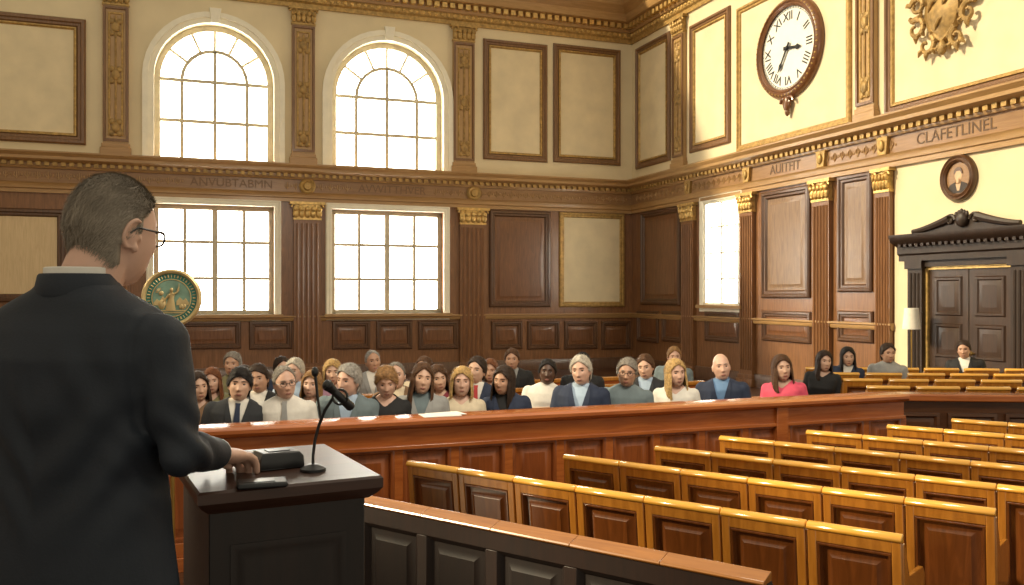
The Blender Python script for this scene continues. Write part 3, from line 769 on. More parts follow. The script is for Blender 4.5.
def hand_geo(g, w, fw, th, up, curl=(14, 38, 30), k=1.0):
    w, fw, th, up = Vector(w), Vector(fw).normalized(), Vector(th).normalized(), Vector(up).normalized()
    Mx = Matrix(((th.x, fw.x, up.x, 0), (th.y, fw.y, up.y, 0), (th.z, fw.z, up.z, 0), (0, 0, 0, 1)))
    g.sphere((0, 0, 0), (.041*k, .056*k, .018*k), 16, 12, T(w+fw*.048*k) @ Mx)
    for off, ln, sp in ((.030, .068, .10), (.010, .078, .03), (-.010, .072, -.04), (-.029, .056, -.13)):
        p = w+fw*(.088*k)+th*off*k; a = 0; d0 = (fw+th*sp).normalized(); pts = [p-d0*.02*k]; pts.append(p)
        for c_, fr in zip(curl, (.45, .32, .25)):
            a += math.radians(c_); p = p+(d0*math.cos(a)-up*math.sin(a))*ln*fr*k; pts.append(p)
        g.cap(pts, [.010*k, .0098*k, .009*k, .0083*k, .0075*k], 10)
    p = w+fw*.025*k+th*.026*k-up*.004*k; d1 = (fw*.65+th*.75-up*.15).normalized(); d2 = (fw*.9+th*.35-up*.25).normalized()
    g.cap([p, p+d1*.035*k, p+d1*.035*k+d2*.03*k, p+d1*.035*k+d2*.052*k], [.014*k, .0115*k, .010*k, .008*k], 10)

# ---- seated audience geometry (feet at z 0, facing +y)
POSE = [(0, 5, 0), (16, 4, 4), (-18, 5, -5), (4, -9, 4), (28, 5, 0), (-30, 2, 2), (-8, 1, 7), (10, 7, -6)]
def HM(pose, gen):
    y, p_, r_ = [math.radians(v) for v in POSE[pose]]
    return T((0, .03, 1.195 if gen == 'm' else 1.152)) @ RZ(y) @ RX(p_) @ RY(r_) @ Matrix.Scale(1.03 if gen == 'm' else .99, 4)
def torso(g, gen, o):
    if gen == 'm': rr = [(.45, .17, .13, 0), (.6, .16, .12, 0), (.75, .165, .12, .005), (.9, .188, .128, .01), (.98, .20, .112, .005), (1.025, .178, .09, 0), (1.06, .12, .07, 0), (1.09, .060, .058, 0)]
    else: rr = [(.45, .175, .135, 0), (.58, .155, .115, 0), (.70, .135, .105, .005), (.84, .155, .13, .025), (.94, .17, .105, .01), (.99, .15, .08, 0), (1.03, .085, .06, 0), (1.055, .05, .048, 0)]
    g.loft([ell(z, a+o, b+o, c) for z, a, b, c in rr])
    return rr
def armp(gen, s):
    if gen == 'm': return [Vector((s*.182, 0, .985)), Vector((s*.235, .03, .71)), Vector((s*.14, .27, .645))]
    return [Vector((s*.156, 0, .955)), Vector((s*.205, .03, .69)), Vector((s*.12, .25, .635))]
_cache = {}
def body_mesh(gen, pose):
    k = ('b', gen, pose)
    if k in _cache: return _cache[k]
    g = G(); torso(g, gen, -.006); Hm = HM(pose, gen); f_ = 1 if gen == 'm' else .86
    add_head(g, Hm)
    nb = 1.04 if gen == 'm' else 1.0
    g.cap([(0, -.01, nb), Hm @ Vector((0, -.02, -.07))], [.058*f_, .056*f_])
    for s in (-1, 1):
        a, b, c = armp(gen, s); g.cap([a, b, c], [.054*f_, .043*f_, .029*f_])
        hand_geo(g, c, (c-b)+Vector((0, .1, -.02)), (-s, .2, 0), (0, .1, 1), k=.95*f_)
        g.cap([(s*.09, 0, .53), (s*.11, .38, .51), (s*.11, .30, .09)], [.085, .06, .042]); g.cap([(s*.11, .29, .045), (s*.12, .42, .035)], [.042, .033])
    _cache[k] = remesh(g, .005, 2, .3); return _cache[k]
def cloth_mesh(gen, kind):
    k = ('c', gen, kind)
    if k in _cache: return _cache[k]
    g = G(); o = {'jacket': .020, 'shirt': .008, 'top': .012}[kind]
    torso(g, gen, o); f_ = 1 if gen == 'm' else .86
    for s in (-1, 1):
        a, b, c = armp(gen, s); g.cap([a, b, c], [.058*f_+o*.7, .046*f_+o*.8, .033*f_+o*.8])
    me = remesh(g, .010, 4, .5)
    if kind in ('jacket', 'top'):
        bm = bmesh.new(); bm.from_mesh(me); dl = []
        zt_, z0_ = (1.07, .80) if gen == 'm' else (1.03, .82)
        for f in bm.faces:
            c = f.calc_center_median()
            if kind == 'jacket' and c.y > .02 and c.z > z0_ and abs(c.x) < .075*(c.z-z0_)/(zt_-z0_): dl.append(f)
            if kind == 'top' and c.y > -.02 and c.z > zt_-.065+abs(c.x)*.8: dl.append(f)
            if c.z > zt_+.02: dl.append(f)
        bmesh.ops.delete(bm, geom=list(set(dl)), context='FACES'); smooth_edges(bm); bm.to_mesh(me); bm.free()
    me.shade_smooth(); _cache[k] = me; return me
def trousers_mesh(gen):
    k = ('t', gen)
    if k in _cache: return _cache[k]
    g = G(); g.sphere((0, 0, .52), (.19, .15, .1), 16, 10)
    for s in (-1, 1): g.cap([(s*.09, 0, .53), (s*.11, .38, .51), (s*.11, .30, .1)], [.097, .072, .058])
    _cache[k] = remesh(g, .014, 3); return _cache[k]
def strip(pts, w, th=.006):
    g = G(); g.loft([[p+Vector((-a, 0, 0)), p+Vector((a, 0, 0)), p+Vector((a, th, 0)), p+Vector((-a, th, 0))] for p, a in zip(pts, w)]); return g
def chest_y(gen, z, o, x=0):
    rr = [(.75, .165, .12, .005), (.9, .188, .128, .01), (.98, .20, .112, .005), (1.03, .172, .088, 0), (1.09, .07, .06, 0)] if gen == 'm' else [(.70, .135, .105, .005), (.84, .155, .13, .025), (.94, .17, .105, .01), (.995, .145, .08, 0), (1.05, .06, .05, 0)]
    for a, b in zip(rr, rr[1:]):
        if a[0] <= z <= b[0]:
            t = (z-a[0])/(b[0]-a[0]); v = [p_+(q_-p_)*t for p_, q_ in zip(a, b)]
            return v[3]+(v[2]+o)*max(.05, 1-(abs(x)/(v[1]+o))**2.3)**(1/2.3)
    return .1
def small(key, fn):
    if key not in _cache: _cache[key] = fn()
    return _cache[key]
def lapel(gen):
    z0_, z1_ = (.80, 1.06) if gen == 'm' else (.82, 1.02); g = G()
    for s in (-1, 1):
        R_ = []
        for k in range(9):
            t = k/8; z = z0_+(z1_-z0_)*t; xi = .072*t; xo = xi+.045*math.sin(PI*min(1, .15+t*.8))+.004
            yi = chest_y(gen, z, .024, xi); yo = chest_y(gen, z, .028, xo)
            R_.append([Vector((s*xi, yi, z)), Vector((s*xo, yo, z)), Vector((s*xo, yo-.012, z)), Vector((s*xi, yi-.012, z))])
        g.loft(R_)
    return g.build('lapels', None, data=True)
def tie_me():
    zs = [.80, .9, .98, 1.035, 1.06]; 
    return strip([Vector((0, chest_y('m', z, .013), z)) for z in zs], [.03, .026, .02, .016, .02], .008).build('tie', None, data=True)
def collar_me(gen):
    zt_ = 1.068 if gen == 'm' else 1.022; k = 1 if gen == 'm' else .86
    g = G(); n = 24; rings = []
    for (r_, dz) in ((.080, -.02), (.070, .020), (.062, .018), (.068, -.03)):
        rings.append([Vector((r_*k*math.sin(2*PI*j/n), r_*k*math.cos(2*PI*j/n)-.008, zt_+dz-.018*math.cos(2*PI*j/n)*(1 if dz > 0 else 2))) for j in range(n)])
    g.loft(rings+[rings[0]], cap=False); return g.build('collar', None, data=True)
def eye_me():
    # almond-shaped eye with a dark iris and an upper lash line
    g = G(); g.sphere((0, 0, 0), (.0140, .0075, .0056), 24, 16)
    for f in g.bm.faces:
        c = f.calc_center_median()
        if c.y > 0 and (c.x**2+c.z**2) < .0064**2: f.material_index = 1
    g.tube([(-.0147, .0005, .0006), (-.008, .006, .0047), (0, .0078, .006), (.008, .006, .0047), (.0147, .0005, .0006)], .0015, 6, mi=1)
    return g.build('eye', [M_eye, M_iris], data=True)
def brow_me():
    g = G(); pts = []
    for x in (.012, .020, .030, .040, .049):
        z = .0205+.005*math.sin((x-.010)/.042*PI); pts.append(Vector((x, surf(x, z)-.0006, z)))
    g.tube(pts, [.0022, .0034, .0034, .0028, .0014], 6)
    return g.build('eyebrow', None, data=True)
def lips_me():
    g = G(); R_ = []
    for zz, hw, b in ((-.0655, .004, 0), (-.068, .014, .0012), (-.0715, .021, .0016), (-.0735, .0225, .0002), (-.0755, .020, .002), (-.0795, .014, .0022), (-.083, .005, .0)):
        R_.append([Vector((hw*u, surf(hw*u, zz)+b*(1-u*u)-.0004, zz-.0015*abs(u))) for u in (-1, -.6, -.25, 0, .25, .6, 1)])
    g.loft(R_, closed=False, cap=False); return g.build('lips', M_lip, data=True)
def glasses_me(t=.0020):
    g = G()
    for s in (-1, 1):
        g.tube([Vector((s*.033+.022*math.cos(q), .102-.004*abs(math.cos(q)), -.001+.017*math.sin(q))) for q in [2*PI*k/20 for k in range(21)]], t, 6)
        g.tube([Vector((s*.055, .099, .004)), Vector((s*.078, .07, .005)), Vector((s*.083, .0, .005)), Vector((s*.080, -.02, -.01))], t, 6)
    g.tube([Vector((-.011, .103, .003)), Vector((0, .106, .006)), Vector((.011, .103, .003))], t, 6)
    return g.build('glasses', None, data=True)
HS = {'short': dict(zh=.074, zt=.022, b1=66, zend=-.085, th=.015, b2=112), 'receding': dict(zh=.094, zt=.03, b1=74, zend=-.085, th=.008, b2=112),
      'fringe': dict(zh=.056, zt=.015, b1=62, zend=-.085, th=.018, b2=108), 'bob': dict(zh=.074, zt=.02, b1=56, zend=-.14, th=.022, b2=56),
      'long': dict(zh=.076, zt=.025, b1=54, zend=-.25, th=.020, b2=50), 'pinned': dict(zh=.076, zt=.022, b1=64, zend=-.08, th=.015, b2=100),
      'crop': dict(zh=.090, zt=.03, b1=76, zend=-.084, th=.007, b2=110)}
def hair_me(style, seed=0, n=72, strands=2400, sl_=.03, sw=.0012, wav=.9):
    S = HS[style]; th0 = S['th']; zend = S['zend']; rings = []
    rz = .120+th0
    zs = [rz*math.cos(PI/2*k/18) for k in range(1, 18)]
    m_ = 12 if style != 'long' else 22
    zs += [zend*k/m_ for k in range(0, m_+1)]
    part = (.35, -.35, .0)[seed % 3]
    for zi, z in enumerate(zs):
        if z >= S['zh']: be = 0
        else:
            be = S['b1']*min(1, (S['zh']-z)/(S['zh']-S['zt']))**.55
            if z < .0: be += (S['b2']-S['b1'])*min(1, -z/.035)
        be = math.radians(be); ring = []
        for j in range(n):
            ph = be+(2*PI-2*be)*j/(n-1); c_, s_ = math.cos(ph), math.sin(ph)
            e = min(j, n-1-j); front = max(0, c_)
            # the hair lies thin at the hairline and gains body towards the crown
            if z >= S['zh']: bl = min(1, .30+(z-S['zh'])/.035) if front > 0 else 1
            else: bl = 1
            th = th0*(bl*front+(1-front))
            zz = min(1, max(0, z)/rz); k = (1-zz**2.15)**(1/2.15)
            q = (abs(s_)**2.35+abs(c_)**2.35)**(-1/2.35)
            X, Y = (.0735+th)*k*s_*q, (.096+th)*k*c_*q
            if z < 0:
                t = -z/.120
                if style in ('bob', 'long'):
                    X *= 1+.10*min(t, 1.3)-.05*max(0, t-1.3); Y *= (1-.12*min(t, 1.5)) if c_ < 0 else 1
                    if zi > len(zs)-4: X *= .95; Y *= .95
                else:
                    X *= 1-.10*t-.12*t**3
                    if c_ < 0: Y *= 1-.5*t
            ed = (.86, .915, .95, .975, .99)[e] if (e < 5 and z < S['zh']) else 1
            if zi == len(zs)-1: ed *= .88
            w = 1+wav*(.022*math.sin(ph*9+z*30+seed)*(1 if z < .08 else .4)+.014*math.sin(ph*23+seed*2+z*18))
            if style in ('bob', 'long', 'fringe', 'short') and z > .05: w -= .035*gs(s_, part, .12)*front
            ring.append(Vector((X*ed*w, Y*ed*w, z+(wav*.0075*math.sin(ph*3+seed) if 0 < z < .12 else 0)+(.012*math.sin(ph*8+seed) if zi > len(zs)-3 and style in ('bob', 'long') else 0))))
        rings.append(ring)
    g = G(); R_ = [[g.v(p) for p in r] for r in rings]
    for a, b in zip(R_, R_[1:]):
        for i in range(n-1): g.f([a[i], a[i+1], b[i+1], b[i]])
    top = g.v((0, 0, rz))
    for i in range(n-1): g.f([top, R_[0][i+1], R_[0][i]])
    if style == 'pinned': g.sphere((0, -.12, .02), (.045, .04, .045), 14, 10)
    bmesh.ops.remove_doubles(g.bm, verts=g.bm.verts[:], dist=.0002)
    bmesh.ops.recalc_face_normals(g.bm, faces=g.bm.faces[:])
    rng = random.Random(seed+5)
    fs = list(g.bm.faces); wt = [f.calc_area() for f in fs]
    roots = []
    for f in rng.choices(fs, wt, k=strands):
        vv = [v.co for v in f.verts]; u_, w_ = rng.random(), rng.random()
        if len(vv) == 3:
            if u_+w_ > 1: u_, w_ = 1-u_, 1-w_
            roots.append(vv[0]+(vv[1]-vv[0])*u_+(vv[2]-vv[0])*w_)
        else: roots.append((vv[0]*(1-u_)+vv[1]*u_)*(1-w_)+(vv[3]*(1-u_)+vv[2]*u_)*w_)
    for c in roots:
        nr = Vector((c.x, c.y, max(0, c.z))).normalized()
        # combed away from the parting, down the sides
        sx = math.copysign(1, c.x-part*.09)
        if style in ('long', 'bob', 'fringe') and c.z > .02: fl = Vector((.8*sx, -.15, -1))
        elif style in ('long', 'bob'): fl = Vector((0, -.2, -1))
        else: fl = Vector((.25*sx, -.8, -.6))
        d_ = (fl-nr*fl.dot(nr)); d_ = (d_.normalized()+Vector((rng.uniform(-.25, .25), rng.uniform(-.25, .25), rng.uniform(-.25, .25)))).normalized()
        sd_ = nr.cross(d_).normalized()*sw/2; ln = sl_*rng.uniform(.6, 1.3)
        a0 = c-nr*.002; a1 = c+d_*ln*.55+nr*.0018; a2 = c+d_*ln+nr*.0010
        vs = [g.v(a0-sd_), g.v(a0+sd_), g.v(a1+sd_), g.v(a1-sd_), g.v(a2)]
        g.f([vs[0], vs[1], vs[2], vs[3]]); g.f([vs[3], vs[2], vs[4]])
    me = bpy.data.meshes.new('hair'); g.bm.to_mesh(me); g.bm.free(); me.materials.append(None); me.shade_smooth(); return me
SK = {k: mat('skin_'+k, c, .5, var=.06, vs=20) for k, c in dict(light=(.60, .375, .265), pink=(.62, .385, .285), tan=(.48, .275, .18), brown=(.28, .13, .07), deep=(.085, .040, .024)).items()}
HC = {k: mat('hair_'+k, c, .6, var=.4, vs=55, spec=.3) for k, c in dict(black=(.012, .009, .008), dark=(.032, .017, .01), brown=(.085, .038, .016), auburn=(.17, .06, .022), sandy=(.27, .145, .055), blonde=(.48, .31, .12), grey=(.22, .195, .165), white=(.47, .43, .36), silver=(.31, .29, .26)).items()}
CL = {k: mat('cloth_'+k, c, .8, var=.1, vs=12, bump=.25, bs=25) for k, c in dict(charcoal=(.022, .024, .028), navy=(.018, .028, .06), black=(.012, .012, .013), white=(.74, .71, .64), cream=(.66, .56, .40), grey=(.30, .30, .29), teal=(.06, .20, .22), steel=(.15, .195, .21), blue=(.13, .24, .42), pink=(.66, .08, .14), red=(.45, .045, .045), brown=(.20, .115, .06), olive=(.19, .17, .08), lightblue=(.38, .49, .62), burgundy=(.2, .025, .04), mauve=(.36, .2, .28)).items()}
def ob(name, me, parent, m_=None, M=None, slot=0):
    o = link(name, me, parent, M)
    if m_:
        if not me.materials: me.materials.append(None)
        o.material_slots[slot].link = 'OBJECT'; o.material_slots[slot].material = m_
    return o
_pn = [0]
def person(p, face, gen, pose, skin, style, hc, kind, cc, inner, tie, glasses, label, group, scale=1.0, z=0):
    _pn[0] += 1
    o = ob('person', body_mesh(gen, pose), None, SK[skin])
    lean = T((0, 0, .5)) @ RX(math.radians(random.uniform(-5, 2))) @ RY(math.radians(random.uniform(-5, 5))) @ T((0, 0, -.5))
    o.matrix_world = T((p.x, p.y, z)) @ RZ(face) @ Matrix.Scale(scale, 4) @ lean
    tag(o, label, 'person', group); Hm = HM(pose, gen); sd = _pn[0] % 3
    if style: ob('hair', small(('h', style, sd), lambda: hair_me(style, sd)), o, HC[hc], Hm)
    for s in (-1, 1):
        ob('eye', small('eye', eye_me), o, None, Hm @ T((s*.031, EY-.0033, .001)) @ RZ(-s*.22))
        ob('eyebrow', small('brow', brow_me), o, HC[hc if hc not in ('white', 'blonde', 'silver') else 'brown'], Hm @ Matrix.Diagonal((s, 1, 1, 1)))
    ob('lips', small('lips', lips_me), o, None, Hm)
    if glasses: ob('glasses', small('gl', glasses_me), o, M_black, Hm)
    if kind == 'jacket':
        j = ob('jacket', cloth_mesh(gen, 'jacket'), o, CL[cc]); ob('lapels', small(('lap', gen), lambda: lapel(gen)), j, CL[cc])
        sh_ = ob('shirt', cloth_mesh(gen, 'shirt'), o, CL[inner]); ob('collar', small(('col', gen), lambda: collar_me(gen)), sh_, CL[inner])
        if tie: ob('tie', small('tie', tie_me), o, CL[tie])
    elif kind == 'shirt':
        sh_ = ob('shirt', cloth_mesh(gen, 'shirt'), o, CL[cc]); ob('collar', small(('col', gen), lambda: collar_me(gen)), sh_, CL[cc])
        if tie: ob('tie', small('tie', tie_me), o, CL[tie])
    else: ob('blouse', cloth_mesh(gen, 'top'), o, CL[cc])
    ob('trousers', trousers_mesh(gen), o, CL['charcoal'])
    return o
LOOK = Vector((-.5, 1.2, 0))
def rowp(px, off):
    q = (px-CX)/F; b0 = P0+B*off; s = (q*b0.y-b0.x)/(A.x-q*A.y); return b0+A*s
def facing(p, j=0):
    d_ = LOOK-p; return math.atan2(-d_.x, d_.y)+j
GR1, GR2 = 'front row of the audience', 'rear rows of the audience'
FRONT = [
 (233, 'm', 0, 'light', 'fringe', 'black', 'jacket', 'charcoal', 'white', 'navy', 0, 'young person with black fringe in dark suit, white shirt and dark tie'),
 (285, 'm', 1, 'pink', 'receding', 'grey', 'shirt', 'white', None, 'grey', 1, 'grey haired person in white shirt, grey tie and glasses in front row'),
 (344, 'm', 5, 'pink', 'short', 'silver', 'jacket', 'steel', 'lightblue', None, 0, 'silver haired person in steel grey jacket turning sideways beside the microphone'),
 (383, 'f', 3, 'pink', 'fringe', 'sandy', 'top', 'black', None, None, 0, 'sandy haired person with short fringe in black top behind the bar'),
 (421, 'f', 7, 'light', 'long', 'brown', 'jacket', 'grey', 'steel', None, 0, 'brown haired person in open grey jacket behind the papers'),
 (459, 'f', 0, 'pink', 'bob', 'blonde', 'top', 'cream', None, None, 0, 'person with pale blonde bob and cream top'),
 (509, 'f', 2, 'tan', 'long', 'dark', 'jacket', 'navy', 'black', None, 0, 'person with long dark hair and navy jacket in middle of front row'),
 (580, 'm', 6, 'pink', 'short', 'white', 'jacket', 'navy', 'lightblue', None, 0, 'white haired person in navy jacket over light blue shirt'),
 (624, 'm', 0, 'tan', 'short', 'grey', 'shirt', 'steel', None, None, 1, 'grey haired person with glasses in plain steel grey shirt'),
 (677, 'f', 4, 'pink', 'long', 'blonde', 'top', 'white', None, None, 0, 'person with long blonde hair and white top'),
 (724, 'm', 1, 'pink', None, 'grey', 'jacket', 'navy', 'blue', None, 0, 'bald person in navy suit and blue shirt'),
 (787, 'f', 4, 'light', 'long', 'brown', 'top', 'pink', None, None, 0, 'brown haired person in bright pink top at right end of front row')]
for (px, *a) in FRONT:
    p = rowp(px, .72); person(p, facing(p, random.uniform(-.08, .08)), *a, GR1, scale=random.uniform(1.03, 1.07))
REAR = [
 (543, 1.52, 'm', 0, 'deep', 'short', 'black', 'shirt', 'white', None, None, 0, 'dark skinned person in white shirt behind the front row'),
 (198, 1.50, 'f', 1, 'light', 'long', 'dark', 'top', 'brown', None, None, 0, 'person with long dark hair and brown top near the speaker'),
 (260, 1.55, 'm', 6, 'tan', 'short', 'dark', 'jacket', 'black', 'white', None, 0, 'dark haired person in black jacket between young suited and white shirted people'),
 (313, 1.50, 'f', 2, 'pink', 'bob', 'sandy', 'top', 'teal', None, None, 0, 'person with sandy bob and teal top left of the microphone'),
 (402, 1.55, 'm', 0, 'pink', 'receding', 'grey', 'jacket', 'brown', 'cream', None, 0, 'grey haired person in brown jacket in the second row'),
 (441, 1.55, 'f', 1, 'light', 'bob', 'brown', 'top', 'burgundy', None, None, 0, 'person with brown bob and burgundy top behind the blonde bob'),
 (474, 1.50, 'm', 2, 'light', 'short', 'dark', 'jacket', 'navy', 'white', 'red', 0, 'dark haired person in navy jacket and red tie, second row'),
 (646, 1.60, 'm', 6, 'light', 'short', 'brown', 'jacket', 'charcoal', 'lightblue', None, 0, 'brown haired person in charcoal jacket left of the long blonde hair'),
 (216, 2.42, 'f', 0, 'pink', 'long', 'auburn', 'top', 'olive', None, None, 0, 'auburn haired person in olive top, third row left'),
 (249, 2.42, 'f', 7, 'light', 'bob', 'dark', 'top', 'red', None, None, 0, 'person with dark bob and red top, third row'),
 (300, 2.45, 'm', 2, 'pink', 'short', 'white', 'shirt', 'lightblue', None, None, 0, 'white haired person in light blue shirt, third row'),
 (331, 2.42, 'f', 0, 'light', 'bob', 'blonde', 'top', 'mauve', None, None, 0, 'blonde person in mauve top above the microphone'),
 (420, 2.45, 'f', 2, 'light', 'pinned', 'brown', 'top', 'cream', None, None, 0, 'person with pinned brown hair and cream top, third row'),
 (491, 2.45, 'f', 0, 'tan', 'long', 'auburn', 'top', 'grey', None, None, 0, 'auburn haired person in grey top, third row'),
 (582, 2.5, 'm', 0, 'tan', 'short', 'black', 'jacket', 'black', 'white', None, 0, 'black haired person in black jacket above the white haired one'),
 (375, 3.28, 'm', 1, 'tan', 'receding', 'silver', 'jacket', 'grey', 'white', None, 0, 'silver haired person in grey jacket, rearmost row'),
 (277, 3.28, 'f', 1, 'light', 'pinned', 'dark', 'top', 'navy', None, None, 0, 'person with pinned dark hair and navy top, rearmost row'),
 (236, 3.28, 'm', 2, 'tan', 'short', 'grey', 'shirt', 'olive', None, None, 0, 'grey haired person in olive shirt, rearmost row left'),
 (514, 3.30, 'm', 0, 'tan', 'short', 'brown', 'jacket', 'black', 'grey', None, 0, 'brown haired person in black jacket, rearmost row centre'),
 (672, 3.30, 'm', 1, 'pink', 'short', 'sandy', 'jacket', 'steel', 'white', None, 0, 'sandy haired person in steel jacket, rearmost row right')]
for (px, off, *a) in REAR:
    p = rowp(px, off); person(p, facing(p, random.uniform(-.1, .1)), *a, GR2, scale=random.uniform(.97, 1.02))
for (px, D, *a) in [
 (820, 10.45, 'f', 4, 'light', 'long', 'dark', 'top', 'black', None, None, 0, 'dark haired person in black top right of the pink top'),
 (845, 11.25, 'f', 1, 'light', 'long', 'black', 'jacket', 'navy', 'white', None, 0, 'black haired person in navy jacket by the wall, third from right'),
 (887, 11.25, 'm', 4, 'tan', 'short', 'dark', 'shirt', 'grey', None, None, 0, 'dark haired person in grey shirt below the lamp'),
 (968, 12.0, 'm', 0, 'tan', 'short', 'dark', 'jacket', 'black', 'white', None, 0, 'dark haired person in black jacket before the door')]:
    p = at(px, 295, D); person(p, facing(p), *a, 'audience by the door', z=.06, scale=.97)

# ------------------------------------------------------------------ the speaker
MS = T((-.985, 2.03, .45)) @ RZ(math.radians(-15))
HMs = T((.030, .064, 1.650)) @ RZ(math.radians(-11)) @ RX(math.radians(-7)) @ Matrix.Scale(1.06, 4)
TR = [(.80, .195, .13, 0), (.95, .185, .125, 0), (1.1, .18, .125, 0), (1.25, .195, .13, 0), (1.36, .205, .115, 0), (1.42, .18, .09, 0), (1.46, .12, .072, 0), (1.50, .075, .065, 0), (1.53, .06, .06, 0)]
RARM = [Vector((.198, 0, 1.412)), Vector((.272, -.015, 1.16)), Vector((.21, .225, 1.108))]
LARM = [Vector((-.198, 0, 1.412)), Vector((-.205, .10, 1.14)), Vector((.05, .305, 1.105))]
g = G(); g.loft([ell(z, a, b, c) for z, a, b, c in TR]); add_head(g, HMs, 80, 64, 'full')
g.cap([(0, -.01, 1.47), HMs @ Vector((0, -.022, -.06))], [.069, .068])
for arm in (RARM, LARM): g.cap([arm[0]-Vector((0, 0, .02))]+arm[1:], [.040, .040, .031])
hand_geo(g, RARM[2]+Vector((-.004, .006, -.006)), (-.14, .96, -.20), (-1, -.14, -.05), (-.02, .2, 1), (16, 30, 26), 1.16)
hand_geo(g, LARM[2], (.66, .72, -.22), (.73, -.66, -.05), (.1, .15, 1), (14, 28, 24), 1.12)
for s in (-1, 1):
    g.cap([(s*.1, 0, .86), (s*.11, .01, .48), (s*.11, -.02, .09)], [.095, .062, .045]); g.cap([(s*.11, -.02, .045), (s*.13, .14, .035)], [.045, .035])
sp = ob('person', remesh(g, .0042, 2, .4), None, SK['pink']); sp.matrix_world = MS
tag(sp, 'speaker in dark suit and glasses standing at the lectern, back turned', 'person')
M_sh = mat('speaker_hair', (.255, .215, .165), .6, var=.22, vs=30, spec=.3)
ob('hair', hair_me('crop', 2, 96, 12000, .017, .0010, .15), sp, M_sh, HMs)
for s in (-1, 1):
    ob('eye', small('eye', eye_me), sp, None, HMs @ T((s*.031, EY-.0033, .001)) @ RZ(-s*.22)); ob('eyebrow', small('brow', brow_me), sp, HC['grey'], HMs @ Matrix.Diagonal((s, 1, 1, 1)))
ob('lips', small('lips', lips_me), sp, None, HMs); ob('glasses', glasses_me(.0024), sp, M_black, HMs)
M_suit = mat('suit_cloth', (.013, .018, .027), .68, var=.1, vs=5, bump=.08, bs=160, spec=.4)
JR = [(.76, .235, .16, 0), (.95, .210, .145, 0), (1.1, .20, .138, -.002), (1.25, .218, .146, -.006), (1.36, .234, .140, -.01), (1.42, .238, .118, -.01), (1.458, .216, .10, -.01), (1.488, .156, .09, -.01), (1.512, .10, .082, -.008), (1.535, .080, .074, -.005)]
g = G(); g.loft([ell(z, a, b, c, 40) for z, a, b, c in JR])
for arm in (RARM, LARM):
    a, b, c = arm; s = 1 if a.x > 0 else -1
    g.cap([a+Vector((s*.006, 0, -.02)), (a+b)/2+Vector((s*.002, -.004, 0)), b, (b+c)/2, b+(c-b)*.84], [.068, .059, .049, .045, .041], 18)
jk = remesh(g, .0065, 4, .5)
bm = bmesh.new(); bm.from_mesh(jk)
bmesh.ops.delete(bm, geom=[f for f in bm.faces if (f.calc_center_median().y > .03 and f.calc_center_median().z > 1.16 and abs(f.calc_center_median().x) < .085*(f.calc_center_median().z-1.16)/.34) or f.calc_center_median().z > 1.532], context='FACES')
smooth_edges(bm, 4)
bm.normal_update()
for v in bm.verts:      # cloth folds across the back, at the waist, armhole seam and elbows
    c = v.co; s = 1 if c.x > 0 else -1
    u = c.z*.8-abs(c.x)*.9
    a = .007*math.sin(u*52+1.2*math.sin(c.x*20))*gs(c.z, 1.14, .13)*(1 if c.y < .05 else .3)
    a += .004*math.sin(c.x*60+c.z*30)*gs(c.z, 1.33, .09)*gs(abs(c.x), .12, .08)
    if c.z > 1.2: a -= .007*gs(abs(c.x)-.02*(1.42-c.z), .199, .009)      # sleeve seam
    for arm in (RARM, LARM):
        d_ = (c-arm[1]).length
        a += .0055*math.sin((c.z*.8+c.y*.7+c.x*.3)*100)*math.exp(-(d_/.11)**2)
        d_ = (c-(arm[0]+arm[1])/2).length
        a += .003*math.sin((c.z*.9-c.y*.5)*70)*math.exp(-(d_/.10)**2)
    v.co += v.normal*a
bm.to_mesh(jk); bm.free(); jk.shade_smooth()
jo = ob('jacket', jk, sp, M_suit)
g = G(); n = 40; rings = []
for r_, dz in ((.092, -.035), (.094, -.028), (.085, .014), (.081, .018), (.078, .012), (.079, -.02)):
    rings.append([Vector((r_*1.02*math.sin(q), r_*.97*math.cos(q)-.008, 1.530+dz-(.045+.02*(dz < 0))*max(0, math.cos(q)))) for q in [math.radians(48)+(2*PI-math.radians(96))*j/(n-1) for j in range(n)]])
g.loft(rings+[rings[0]], closed=False, cap=False); ob('jacket_collar', g.build('c', None, data=True, ang=60), jo, M_suit)
g = G(); rings = []
for r_, dz in ((.077, -.03), (.0755, .028), (.0715, .030), (.071, -.03)):
    rings.append([Vector((r_*math.sin(2*PI*j/n), r_*math.cos(2*PI*j/n)-.004, 1.533+dz-.03*max(0, math.cos(2*PI*j/n)))) for j in range(n)])
g.loft(rings+[rings[0]], cap=False); 
g2 = G(); g2.loft([ell(z, a+.006, b+.006, c, 32) for z, a, b, c in TR])
sho = ob('shirt', g2.build('s', None, data=True, ang=80), sp, CL['white']); ob('shirt_collar', g.build('c', None, data=True, ang=60), sho, CL['white'])
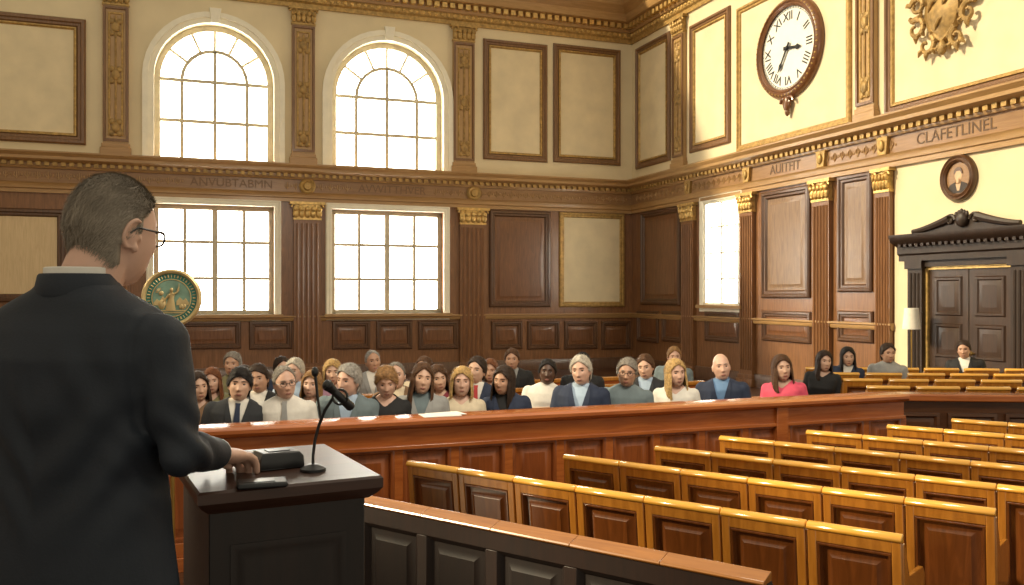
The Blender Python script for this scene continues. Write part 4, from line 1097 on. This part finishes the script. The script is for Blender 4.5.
for arm in (RARM, LARM):
    a, b, c = arm; g = G(); g.tube([b+(c-b)*.7, b+(c-b)*.93], [.038, .037], 16); ob('cuff', g.build('c', None, data=True), sho, CL['white'])
g = G(); g.sphere((0, 0, .86), (.2, .14, .14), 16, 10)
for s in (-1, 1): g.cap([(s*.1, 0, .86), (s*.11, .01, .48), (s*.115, -.02, .09)], [.112, .085, .072])
ob('trousers', remesh(g, .014, 3), sp, M_suit)
for s in (-1, 1):
    g = G(); g.sphere((s*.12, .05, .045), (.052, .15, .05), 16, 10); g.box(s*.12-.045, s*.12+.045, -.08, .18, 0, .02); ob('shoe', g.build('c', None, data=True), sp, M_black)

# ------------------------------------------------------------------ light and camera
w = bpy.data.worlds.new('world'); scene.world = w; w.use_nodes = True
bg = w.node_tree.nodes['Background']; bg.inputs['Color'].default_value = (1, .90, .70, 1); bg.inputs['Strength'].default_value = .62
sun = bpy.data.lights.new('sun', 'SUN'); sun.energy = 4.3; sun.color = (1, .84, .56); sun.angle = math.radians(3)
so = bpy.data.objects.new('sun', sun); COL.objects.link(so)
el = math.radians(29); hd = Vector((-.985, -.06, 0)).normalized(); sd = hd*math.cos(el)+Vector((0, 0, math.sin(el)))
so.rotation_euler = sd.to_track_quat('Z', 'Y').to_euler(); so.location = (-8, 10, 15)
ar = bpy.data.lights.new('audience_fill', 'AREA'); ar.energy = 210; ar.size = 1.6; ar.color = (1, .88, .70)  # unseen fill light, added to brighten the audience's faces
ao = bpy.data.objects.new('audience_fill', ar); COL.objects.link(ao); ao.location = (1.4, 4.6, 5.6)
ao.rotation_euler = (ao.location-Vector((.3, 8.8, 1.2))).to_track_quat('Z', 'Y').to_euler()
cam = bpy.data.cameras.new('camera'); cam.lens = F/1024*36; cam.sensor_width = 36; cam.shift_y = (YH-292.5)/1024
co = bpy.data.objects.new('camera', cam); COL.objects.link(co); co.location = (0, 0, H); co.rotation_euler = (PI/2, 0, 0)
scene.camera = co
scene.view_settings.view_transform = 'Standard'
scene.view_settings.exposure = .1
